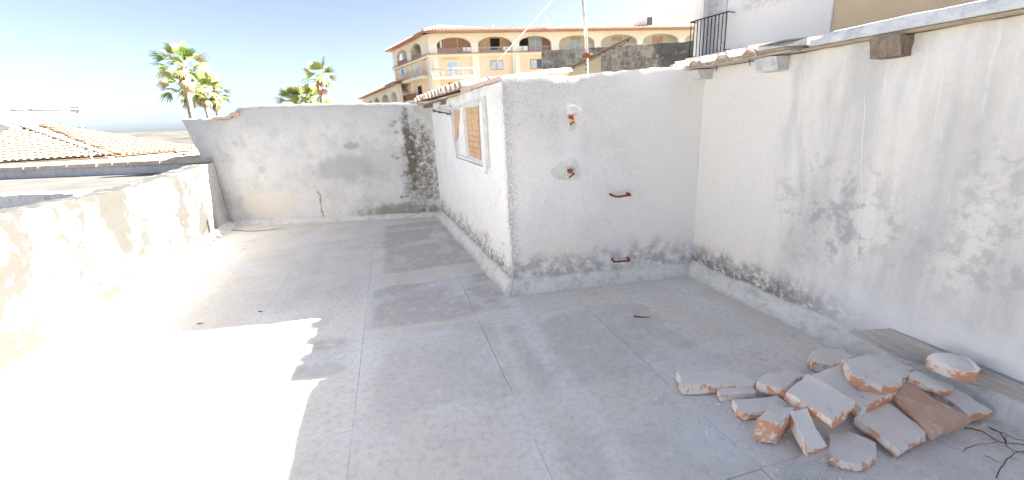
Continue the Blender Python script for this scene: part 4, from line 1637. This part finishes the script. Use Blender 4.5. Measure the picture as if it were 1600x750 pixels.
# flat tiled roof between tall wall and white house
bm = NB()
r0_ = B - dR * 1.2 - nR * .2 + Z * 1.97
prism(bm, [r0_, B + dR * 6 - nR * .36 + Z * 1.97, B + dR * 6 - nR * 6.5 + Z * 2.55, B - dR * 8 - nR * 6.5 + Z * 2.55, B - dR * 3 - nR * .6 + Z * 2.0], Vector((0, 0, -.15)))
link('neighbour_roof', bm, M['tile'], kind='structure')

# ------------------------------------------------------------------ apartment block
fa = rad(12)
aD = Vector((math.cos(fa), math.sin(fa), 0))
aN = Vector((math.sin(fa), -math.cos(fa), 0))
C0 = at(671, 85, 57); C0.z = 0
lD = Vector((-.543, .84, 0)).normalized()
lN = Vector((-lD.y, lD.x, 0))
if lN.x > 0:
    lN = -lN
apt = thing('apartment_block', Vector((C0.x, C0.y, GZ)), 'cream and apricot apartment block with arcaded top floor and balconies', 'building')
class Fac:
    def __init__(s, O, D, N, root):
        s.O, s.D, s.N, s.root = Vector(O), Vector(D), Vector(N), root
    def s_(s, u, v=85, off=0):
        return (onplane(u, v, s.O + s.N * off, s.N) - s.O).dot(s.D)
    def z_(s, u, v, off=0):
        return onplane(u, v, s.O + s.N * off, s.N).z
    def P(s, a, z, o=0):
        return s.O + s.D * a + s.N * o + Z * z
    def box(s, nm, a0, a1, z0, z1, mat, o=0, th_=.3, parent=None, kind=None):
        bm = NB()
        prism(bm, [s.P(a0, z0, o), s.P(a1, z0, o), s.P(a1, z1, o), s.P(a0, z1, o)], -s.N * th_)
        return link(nm, bm, M[mat], parent or s.root, kind=kind)
    def arch(s, a0, a1, zs, zt, ztop, mat, o=0, th_=.35, nm='arch'):
        """spandrel above an elliptical arch between a0..a1"""
        bm = NB()
        n = 16
        f, b = [], []
        for k in range(n + 1):
            an = math.pi - math.pi * k / n
            a = (a0 + a1) / 2 + (a1 - a0) / 2 * math.cos(an)
            z = zs + (zt - zs) * math.sin(an)
            f.append((a, z))
        for k in range(n):
            (x0, y0), (x1, y1) = f[k], f[k + 1]
            q = [s.P(x0, y0, o), s.P(x1, y1, o), s.P(x1, ztop, o), s.P(x0, ztop, o)]
            qb = [p - s.N * th_ for p in q]
            v = [bm.verts.new(p) for p in q]; w = [bm.verts.new(p) for p in qb]
            bm.faces.new(v); bm.faces.new((w[3], w[2], w[1], w[0]))
            bm.faces.new((v[0], w[0], w[1], v[1]))
        bmesh.ops.recalc_face_normals(bm, faces=bm.faces)
        return link(nm, bm, M[mat], s.root)
    def rail(s, a0, a1, z0, z1, o, mat='rail', nb=None, nm='railing', infill=None):
        bm = NB()
        tube(bm, [s.P(a0, z1, o), s.P(a1, z1, o)], .04, 4)
        tube(bm, [s.P(a0, z0 + .06, o), s.P(a1, z0 + .06, o)], .03, 4)
        nb = nb or max(3, int((a1 - a0) / .16))
        for k in range(nb + 1):
            a = a0 + (a1 - a0) * k / nb
            tube(bm, [s.P(a, z0, o), s.P(a, z1, o)], .018 if k % 8 else .035, 4, cap=False)
        r = link(nm, bm, M[mat], s.root)
        if infill:
            s.box('balustrade_panel', a0, a1, z0 + .02, z1 - .06, infill, o - .05, .04, r)
        return r
    def window(s, a0, a1, z0, z1, o, npane=2, frame='frame_red', fw_=.08, dark=(), shutter=0.0, glass='glass', nm='window'):
        w = s.box(nm, a0, a1, z0, z1, frame, o + .04, .10)
        zz = z1 - fw_
        if shutter:
            s.box('roller_shutter', a0 + fw_ * .6, a1 - fw_ * .6, z1 - (z1 - z0) * shutter, z1 - .02, 'roller', o + .07, .05, w)
            zz = z1 - (z1 - z0) * shutter
        if shutter < .95:
            pw = (a1 - a0 - fw_ * (npane + 1)) / npane
            for k in range(npane):
                x0 = a0 + fw_ + k * (pw + fw_)
                s.box('pane', x0, x0 + pw, z0 + fw_, zz, 'dglass' if k in dark else glass, o + .055, .03, w)
        return w
fr = Fac(C0, aD, aN, apt)
ZE, ZB, ZB2, ZB3 = 12.25, 9.85, 6.95, 4.05
SEND = fr.s_(1100, 60) + 14
piers = [(671, 684), (737, 748), (801, 812), (862, 874), (929, 939), (995, 1004), (1059, 1069)]
ps = [(fr.s_(a), fr.s_(b)) for a, b in piers]
ps[0] = (0, ps[0][1])
stp = ps[-1][0] - ps[-2][0]
while ps[-1][1] < SEND - stp:
    ps.append((ps[-1][0] + stp, ps[-1][1] + stp))
REC = 1.7
# piers, full height on the upper floors
for k, (a, b) in enumerate(ps):
    fr.box('pier', a, b, GZ, ZB + .9 if False else ZE - 1.2, 'creamline', 0, .45)
    w3 = (b - a) / 3
    fr.box('pilaster', a + w3 * .9, b - w3 * .9, GZ, ZB - .12, 'creamline', .09, .1)
for k in range(len(ps) - 1):
    a, b = ps[k][1], ps[k + 1][0]
    fr.arch(a, b, ZE - 1.35, ZE - .45, ZE - .0, 'cream', .0, .42)
    fr.box('spandrel', ps[k][0], ps[k][1], ZE - 1.2, ZE, 'cream', 0, .42)
fr.box('spandrel', ps[-1][0], ps[-1][1], ZE - 1.2, ZE, 'cream', 0, .42)
a_end = ps[-1][1]
# arcade back walls, ceilings and floors
cols = ['salmon', 'tan', 'maroon', 'cream', 'cream', 'cream'] + ['cream'] * 8
fr.box('arcade_ceiling', 0, a_end, ZE - .32, ZE - .1, 'creamline', -.43, REC)
fr.box('floor_band', -.3, a_end, ZB - .28, ZB - .02, 'creamline', .22, REC + .3)
for k in range(len(ps) - 1):
    fr.box('arcade_wall', ps[k][1] - .5, ps[k + 1][0] + .5, ZB - .02, ZE - .3, cols[k], -REC, .25)
    fr.box('apartment_wall', ps[k][1], ps[k + 1][0], GZ, ZB - .28, 'orange' if k < 3 else 'cream', -.22, .3)
    fr.rail(ps[k][1], ps[k + 1][0], ZB - .02, ZB + .72, -.12, 'railrose' if k in (0, 2) else 'rail', None, 'railing', 'railrose' if k == 0 else None)
# thin tiled band course
bm = NB()
tile_field(bm, fr.P(-.3, ZB - .03, .42), aD, (-aN + Z * .35).normalized(), int(a_end / .30), 1, .30, .35, .12)
link('band_tiles', bm, M['tile_far'], apt, kind='stuff')
# doors and windows of the arcade
def fwin(u0, u1, v0, v1, off, **kw):
    a0, a1 = fr.s_(u0, v0, off), fr.s_(u1, v0, off)
    z1_, z0_ = fr.z_((u0 + u1) / 2, v0, off), fr.z_((u0 + u1) / 2, v1, off)
    return fr.window(a0, a1, z0_, z1_, off, **kw)
fwin(764.5, 781, 59, 84, -REC, npane=1, frame='tan', glass='dark', nm='open_door')
w_ = fr.box('lower_shutter', fr.s_(765.5, 75, -REC), fr.s_(780.5, 75, -REC), ZB - .02, ZB + .62, 'glass', -REC + .12, .06)
fwin(826, 846, 58.5, 84, -REC, npane=2, frame='creamline', nm='balcony_door')
fr.box('dark_recess', fr.s_(811, 70, -REC), fr.s_(825, 70, -REC), ZB, ZE - .5, 'dark', -REC + .04, .05)
fwin(890, 907.5, 58, 81, -REC, npane=2, frame='white', shutter=.16, nm='balcony_door')
fwin(955, 972, 57, 78, -REC, npane=2, frame='white', shutter=.32, nm='balcony_door')
fwin(1019, 1036, 56, 78, -REC, npane=1, frame='white', shutter=.99, nm='balcony_door')
fwin(1084, 1099, 55, 78, -REC, npane=1, frame='white', shutter=.5, nm='balcony_door')
fwin(978, 983, 60, 66, -REC, npane=1, frame='rail', glass='dglass', nm='vent_window')
for u in (692, 714):
    fr.box('tile_strip', fr.s_(u - .7, 60, -REC), fr.s_(u + .7, 60, -REC), ZB, ZE - .35, 'cream', -REC + .06, .05)
# storey below
fwin(698, 716, 95.5, 120, -.22, npane=2, frame='creamline', nm='balcony_door')
fwin(766, 785.5, 94, 109, -.22, npane=2, nm='window')
fwin(828.5, 857.5, 92, 107.5, -.22, npane=3, dark=(1,), nm='window')
fwin(890, 912, 92, 116, -.22, npane=2, frame='white', shutter=.4, nm='window')
fwin(700, 708, 129, 134, -.22, npane=1, frame='frame_red', glass='dark', nm='window')
fwin(766, 785, 128, 142, -.22, npane=2, nm='window')
# awning line over the balcony door and balcony of the first bay
sb_a, sb_b = fr.s_(675, 118), fr.s_(741, 118)
zb_ = fr.z_(708, 119.5, .5)
fr.box('balcony_slab', sb_a, sb_b, zb_ - .30, zb_, 'creamline', .75, 1.0)
fr.rail(sb_a, sb_b, zb_, zb_ + .92, .70, 'rail')
fr.box('sunblind_box', fr.s_(690, 88), fr.s_(718, 88), ZB - .62, ZB - .50, 'tan', -.1, .12)
# roof: barrel tiled lower slope and pale upper hip
OVH = .75
e_l = fr.P(-OVH * .9, ZE, OVH)
e_r = fr.P(a_end, ZE, OVH)
sl2 = .27
Vr = (-aN + Z * sl2).normalized()
bm = NB()
tile_field(bm, e_l + Z * .12, aD, Vr, int((a_end + OVH) / .42), 5, .42, .62, .16)
link('roof_tiles', bm, M['tile_far'], apt, kind='stuff')
fr.box('eave', -OVH * .9, a_end, ZE - .02, ZE + .12, 'frame_red', OVH - .03, 1.0)
bm = NB()
run = 3.0
p0, p1 = fr.P(-OVH, ZE + .08, OVH - .02), fr.P(a_end, ZE + .08, OVH - .02)
p2, p3 = fr.P(a_end, ZE + .08 + run * sl2, OVH - run), fr.P(run * .55, ZE + .08 + run * sl2, OVH - run)
bm.faces.new([bm.verts.new(p) for p in (p0, p1, p2, p3)])
back_l = C0 + lD * 14 + Z * (ZE + .08) + lN * OVH
lf3 = C0 + lD * 12 - lN * 2.0 + Z * (ZE + .08 + run * sl2)
bm.faces.new([bm.verts.new(p) for p in (p0, p3, lf3, back_l)])
bm.faces.new([bm.verts.new(p) for p in (p3, p2, p2 - aN * 8, lf3)])
link('roof_deck', bm, M['tile_far'], apt)
bm = NB()
pk = at(685, 38.5, 61); q1_ = at(662, 44, 58.5); q2_ = at(775, 43.5, 61.5); q3_ = at(720, 43, 66)
vv = [bm.verts.new(p) for p in (q1_, q2_, q3_, pk)]
bm.faces.new((vv[0], vv[1], vv[3])); bm.faces.new((vv[1], vv[2], vv[3])); bm.faces.new((vv[2], vv[0], vv[3]))
link('hip_roof', bm, M['tile_pale'], apt)
# rooftop room, chimney and dish
rt_ = NB()
x0, x1 = at(1012, 22, 64), at(1130, 20, 66)
prism(rt_, [Vector((x0.x, 64, 12.3)), Vector((x1.x, 66, 12.3)), Vector((x1.x, 66, x1.z)), Vector((x0.x + .9, 64.2, x0.z)), Vector((x0.x, 64, x0.z - .35))], Vector((-.8, 4, 0)))
room = link('rooftop_room', rt_, M['creamline'], apt)
bm = NB(); box(bm, at(1015, 33, 63.9), .35, .08, .5); link('room_window', bm, M['dglass'], room)
bm = NB(); tube(bm, [at(1029, 22, 64), at(1029.5, -8, 64)], .035, 5); link('whip_antenna', bm, M['galv'], room)
bm = NB(); c = at(857, 37, 60); prism(bm, [c + Vector((-.3, 0, -.8)), c + Vector((.35, 0, -.8)), c + Vector((.2, 0, .5)), c + Vector((-.15, 0, .5))], (0, .6, 0)); link('chimney', bm, M['white'], apt)
bm = NB(); c = at(854, 30, 60); tube(bm, [c + Vector((0, 0, -.9)), c + Vector((-.05, 0, .25))], .02, 4); tube(bm, [c + Vector((-.22, 0, .08)), c + Vector((.22, 0, .02))], .015, 4); link('aerial', bm, M['galv'], apt)
bm = NB()
c = at(770, 41.5, 59.5)
bmesh.ops.create_uvsphere(bm, u_segments=10, v_segments=6, radius=.24, matrix=Matrix.Translation(c) @ Matrix.Diagonal((1, .3, .9, 1)))
link('satellite_dish', bm, M['white'], apt)
# left facade
lf_ = Fac(C0, lD, lN, apt)
LEN = lf_.s_(613.5, 90)
def ls(u, v, off=0): return lf_.s_(u, v, off)
arcs = [(ls(657.5, 75), ls(641, 78)), (ls(635, 82), ls(619.5, 88))]
edges = [0, arcs[0][0], arcs[0][1], arcs[1][0], arcs[1][1], LEN]
for a, b in ((edges[0], edges[1]), (edges[2], edges[3]), (edges[4], edges[5])):
    lf_.box('pier', a + (.002 if a == 0 else 0), b, ZB - .28, ZE - 1.2, 'creamline', 0, .4)
    lf_.box('spandrel', a + (.002 if a == 0 else 0), b, ZE - 1.2, ZE, 'cream', 0, .4)
for a, b in arcs:
    lf_.arch(a, b, ZE - 1.35, ZE - .45, ZE, 'cream', 0, .4)
    lf_.rail(a, b, ZB - .02, ZB + .72, -.12, 'railrose', None, 'railing', 'railrose')
lf_.box('arcade_wall', -.2, LEN, ZB - .02, ZE - .3, 'maroon' if False else 'coping', -1.5, .2)
lf_.box('arcade_ceiling', 0.3, LEN, ZE - .32, ZE - .1, 'creamline', -.41, 1.3)
lf_.box('floor_band', .25, LEN + .2, ZB - .28, ZB - .02, 'creamline', .22, 1.7)
lf_.box('apartment_wall', .4, LEN, GZ, ZB - .28, 'orange', -.12, .3)
for a, b in ((.003, .9), (LEN - .55, LEN)):
    lf_.box('pier', a, b, GZ, ZB - .29, 'creamline', .03, .45)
mid_a = (edges[2] + edges[3]) / 2
lf_.box('pilaster', mid_a - .3, mid_a + .3, GZ, ZB - .29, 'creamline', 0, .2)
bm = NB()
tile_field(bm, lf_.P(-.3, ZB - .03, .42), lD, (-lN + Z * .35).normalized(), int(LEN / .30) + 1, 1, .30, .35, .12)
link('band_tiles', bm, M['tile_far'], apt, kind='stuff')
lf_.box('eave', -.5, LEN + .9, ZE - .02, ZE + .12, 'frame_red', OVH - .03, 1.0)
bm = NB()
tile_field(bm, lf_.P(-.5, ZE + .12, OVH), lD, (-lN + Z * sl2).normalized(), int((LEN + 1.4) / .42), 4, .42, .62, .16)
link('roof_tiles', bm, M['tile_far'], apt, kind='stuff')
def lwin(u0, u1, v0, v1, off, **kw):
    a0, a1 = ls(u1, v0, off), ls(u0, v0, off)
    um = (u0 + u1) / 2
    return lf_.window(a0, a1, lf_.z_(um, v1, off), lf_.z_(um, v0, off), off, **kw)
lwin(624.5, 634, 107, 119, -.12, npane=3, frame='white', fw_=.1, dark=(1,), nm='window')
lwin(646.5, 655, 101, 123, -.12, npane=2, frame='white', nm='balcony_door')
lwin(630, 635.5, 139, 152, -.12, npane=2, frame='white', nm='window')
lwin(652.5, 659, 134, 156, -.12, npane=1, frame='frame_red', glass='dark', nm='balcony_door')
a0, a1 = ls(660.5, 122, .8), ls(627.5, 126, .8)
zb_ = lf_.z_(645, 122.5, .8)
lf_.box('balcony_slab', a0, a1, zb_ - .28, zb_, 'creamline', .9, 1.1)
lf_.rail(a0, a1, zb_, zb_ + .95, .85, 'rail')
a0, a1 = ls(651, 152, .5), ls(631.5, 156, .5)
zb_ = lf_.z_(641, 157, .5)
lf_.box('balcony_slab', a0, a1, zb_ - .28, zb_, 'creamline', .6, .8)
lf_.box('timber_balustrade', a0, a1, zb_, zb_ + .8, 'shutter_wood', .58, .05)
bm = NB()
tube(bm, [lf_.P(LEN - .1, ZB - 3.6, .12), lf_.P(LEN - .1, GZ, .12)], .07, 6)
link('downpipe', bm, M['galv'], apt)

# lower arcaded wing
wgD = Vector((-.45, .89, 0)).normalized()
wgN = Vector((-wgD.y, wgD.x, 0))
if wgN.x > 0:
    wgN = -wgN
WO = at(622, 150, 64); WO.z = 0
wing = thing('arcaded_wing', Vector((WO.x, WO.y, GZ)), 'low cream wing with a row of arches left of apartment block', 'building')
wf = Fac(WO, wgD, wgN, wing)
ZWE = wf.z_(612, 135.5)
WL = wf.s_(565.5, 152)
ar = [(620, 610.5), (607, 596), (592, 583), (580.5, 575), (573, 569.5)]
ars = [(wf.s_(a, 150), wf.s_(b, 152)) for a, b in ar]
prev = -.5
for a, b in ars:
    wf.box('pier', prev, a, GZ, ZWE - 1.2, 'creamline', 0, .5)
    wf.box('spandrel', prev, a, ZWE - 1.2, ZWE, 'cream', 0, .5)
    wf.arch(a, b, ZWE - 1.9, ZWE - .75, ZWE, 'cream', 0, .5)
    wf.box('balustrade', a, b, GZ, ZWE - 4.2, 'creamline', -.2, .2)
    prev = b
wf.box('pier', prev, WL, GZ, ZWE, 'creamline', 0, .5)
wf.box('arcade_wall', -.5, WL, GZ, ZWE - .1, 'coping', -1.8, .3)
wf.box('eave', -1, WL + .8, ZWE, ZWE + .14, 'frame_red', .7, 3.5)
bm = NB()
tile_field(bm, wf.P(-1, ZWE + .15, .72), wgD, (-wgN + Z * .25).normalized(), int((WL + 1.8) / .5), 5, .5, .7, .19)
link('roof_tiles', bm, M['tile_far'], wing, kind='stuff')

# air conditioners on the arcade
def ac(u0, u1, v0, v1, label, off=.05):
    a0, a1 = fr.s_(u0, v0, off), fr.s_(u1, v0, off)
    z1_, z0_ = fr.z_(u0, v0, off), fr.z_(u0, v1, off)
    r = thing('air_conditioner', fr.P((a0 + a1) / 2, z0_, off), label, 'air conditioner', 'air conditioners on the arcade')
    bm = NB()
    prism(bm, [fr.P(a0, z0_, off), fr.P(a1, z0_, off), fr.P(a1, z1_, off), fr.P(a0, z1_, off)], -aN * .35)
    bmesh.ops.bevel(bm, geom=bm.edges[:], offset=.03, segments=1, affect='EDGES')
    link('case', bm, M['white'], r)
    bm = NB()
    c = fr.P(a0 + (a1 - a0) * .4, (z0_ + z1_) / 2, off + .012)
    rr_ = (z1_ - z0_) * .36
    ring = [bm.verts.new(c + aD * math.cos(k * math.pi / 8) * rr_ + Z * math.sin(k * math.pi / 8) * rr_) for k in range(16)]
    f_ = bm.faces.new(ring)
    ex_ = bmesh.ops.extrude_face_region(bm, geom=[f_])
    for v_ in ex_['geom']:
        if isinstance(v_, bmesh.types.BMVert):
            v_.co += aN * .02
    bmesh.ops.recalc_face_normals(bm, faces=bm.faces)
    link('fan_grille', bm, M['galv'], r)
ac(723, 735.5, 74, 80.5, 'white air conditioner at the right of the salmon bay')
ac(786, 799, 73, 79.5, 'white air conditioner beside the open dark door of arcade')
ac(810.5, 824.5, 72, 79.5, 'white air conditioner before the dark recess next to glass door')

# ------------------------------------------------------------------ palms
def frond_me(name, ln_, spread, droop, mat, nl=22, seed=0):
    """fan leaf: petiole along +X then a folded fan of leaflets"""
    rr = random.Random(seed)
    bm = NB()
    pet = ln_ * .48
    pts = [Vector((pet * k / 4, 0, .10 * pet * math.sin(k / 4 * 1.6) - droop * .25 * pet * (k / 4) ** 2)) for k in range(5)]
    tube(bm, pts, [.022, .02, .017, .014, .012], 4)
    hub = pts[-1]
    fl_ = ln_ - pet
    for k in range(nl):
        t_ = -1 + 2 * k / (nl - 1)
        an = t_ * spread
        l_ = fl_ * (1 - .22 * abs(t_) ** 2) * rr.uniform(.85, 1.1)
        d0 = Vector((math.cos(an), math.sin(an), .22 - .30 * abs(t_)))
        side = Vector((-math.sin(an), math.cos(an), 0))
        w = fl_ * .036
        prev = None
        for q in range(4):
            f = q / 3
            dz = -droop * l_ * (f ** 2.2) * (.55 + .5 * rr.random() * f)
            c = hub + d0 * (l_ * f) + Vector((0, 0, dz))
            ww = w * (.35 + 1.1 * f * (1 - f) * 2.4) if q < 3 else .002
            a, b = bm.verts.new(c + side * ww + Vector((0, 0, .006))), bm.verts.new(c - side * ww - Vector((0, 0, .006)))
            if prev:
                bm.faces.new((prev[0], a, b, prev[1]))
            prev = (a, b)
    me = bpy.data.meshes.new(name)
    bm.to_mesh(me); bm.free()
    me.materials.append(M[mat])
    return me
FR = [frond_me('frond_mesh_up', 2.0, 1.25, .25, 'leaf', 24, 1), frond_me('frond_mesh_mid', 2.05, 1.35, .45, 'leaf', 24, 2), frond_me('frond_mesh_low', 2.0, 1.3, .75, 'leaf', 22, 3)]
FD = [frond_me('dry_frond_mesh', 1.7, 1.0, .9, 'deadleaf', 18, 4)]
def palm(cu, cv, bu, bv, y, size, nfr, label, seed, tr_r=.24, dead=9, lowcut=-.35):
    rr = random.Random(seed)
    c = at(cu, cv, y)
    b = at(bu, bv, y)
    d = (c - b)
    base = c - d * ((c.z - GZ) / d.z) if abs(d.z) > .5 else Vector((c.x, c.y, GZ))
    if (base - Vector((c.x, c.y, GZ))).length > 2.5:
        base = Vector((c.x, c.y, GZ)) + (base - Vector((c.x, c.y, GZ))).normalized() * 2.5
    root = thing('palm_tree', base, label, 'palm', 'fan palms beyond the end wall')
    bm = NB()
    n = 26
    pts = [base.lerp(c, k / n) + Vector((.04 * nz((k * .3, seed, 0), 1), 0, 0)) for k in range(n + 1)]
    tube(bm, pts, [tr_r * (1.25 - .45 * k / n) * (1 + .05 * (k % 2)) for k in range(n + 1)], 10)
    link('trunk', bm, M['ptrunk'], root)
    bm = NB()
    ax = (c - base).normalized()
    for k in range(60):
        h = rr.uniform(0.05, 1.35) * size
        a = rr.uniform(0, 6.28)
        p = c - ax * h
        o_ = Vector((math.cos(a), math.sin(a), 0))
        tube(bm, [p + o_ * tr_r * .5, p + o_ * (tr_r * 1.35) + Z * .16, p + o_ * (tr_r * 1.6) + Z * .34], [.07, .05, .02], 4)
    link('leaf_bases', bm, M['boot'], root, kind='stuff')
    for k in range(nfr):
        t_ = (k + .5) / nfr
        el = 1.35 - (1.35 - lowcut) * t_ ** .85
        a = k * 2.39996 + rr.uniform(-.25, .25)
        X = Vector((math.cos(a) * math.cos(el), math.sin(a) * math.cos(el), math.sin(el)))
        me = FR[0 if el > .7 else (1 if el > .15 else 2)]
        place('frond', me, c + X * .12, X, root, rr.uniform(-.5, .5), Z if el < 1.2 else Vector((-math.cos(a), -math.sin(a), .3)), .02, size * rr.uniform(.82, 1.08))
    for k in range(dead):
        a = rr.uniform(0, 6.28); el = rr.uniform(-1.25, -.55)
        X = Vector((math.cos(a) * math.cos(el), math.sin(a) * math.cos(el), math.sin(el)))
        place('dry_frond', FD[0], c - ax * rr.uniform(.1, .5) * size, X, root, rr.uniform(-.4, .4), Z, .02, size * rr.uniform(.6, .9))
    return root
palm(286, 108, 301, 186, 30, .87, 19, 'tallest fan palm of the left group, nearest trunk', 3, .19, 7, -.2)
palm(289, 141, 299, 186, 33, .8, 14, 'shorter fan palm with pale trunk half hidden behind the tallest palm', 5, .14, 7, -.3)
palm(314, 140, 327, 186, 33, .75, 17, 'middle fan palm of left group with yellowish drooping crown', 8, .14, 13, -.6)
palm(333, 148, 342, 186, 34, .72, 16, 'rightmost fan palm of the left group', 13, .13, 7, -.4)
palm(500, 126, 504, 165, 36, .85, 14, 'lone fan palm rising behind the middle of the end wall', 21, .16, 4, -.3)
palm(463, 164, 463, 190, 38, .82, 20, 'low palm tip just peeping over the end wall, left one', 34, .16, 0, .0)
palm(486, 163, 486, 190, 38, .92, 20, 'low palm tip peeping over end wall beside the lone palm trunk', 55, .16, 0, .0)
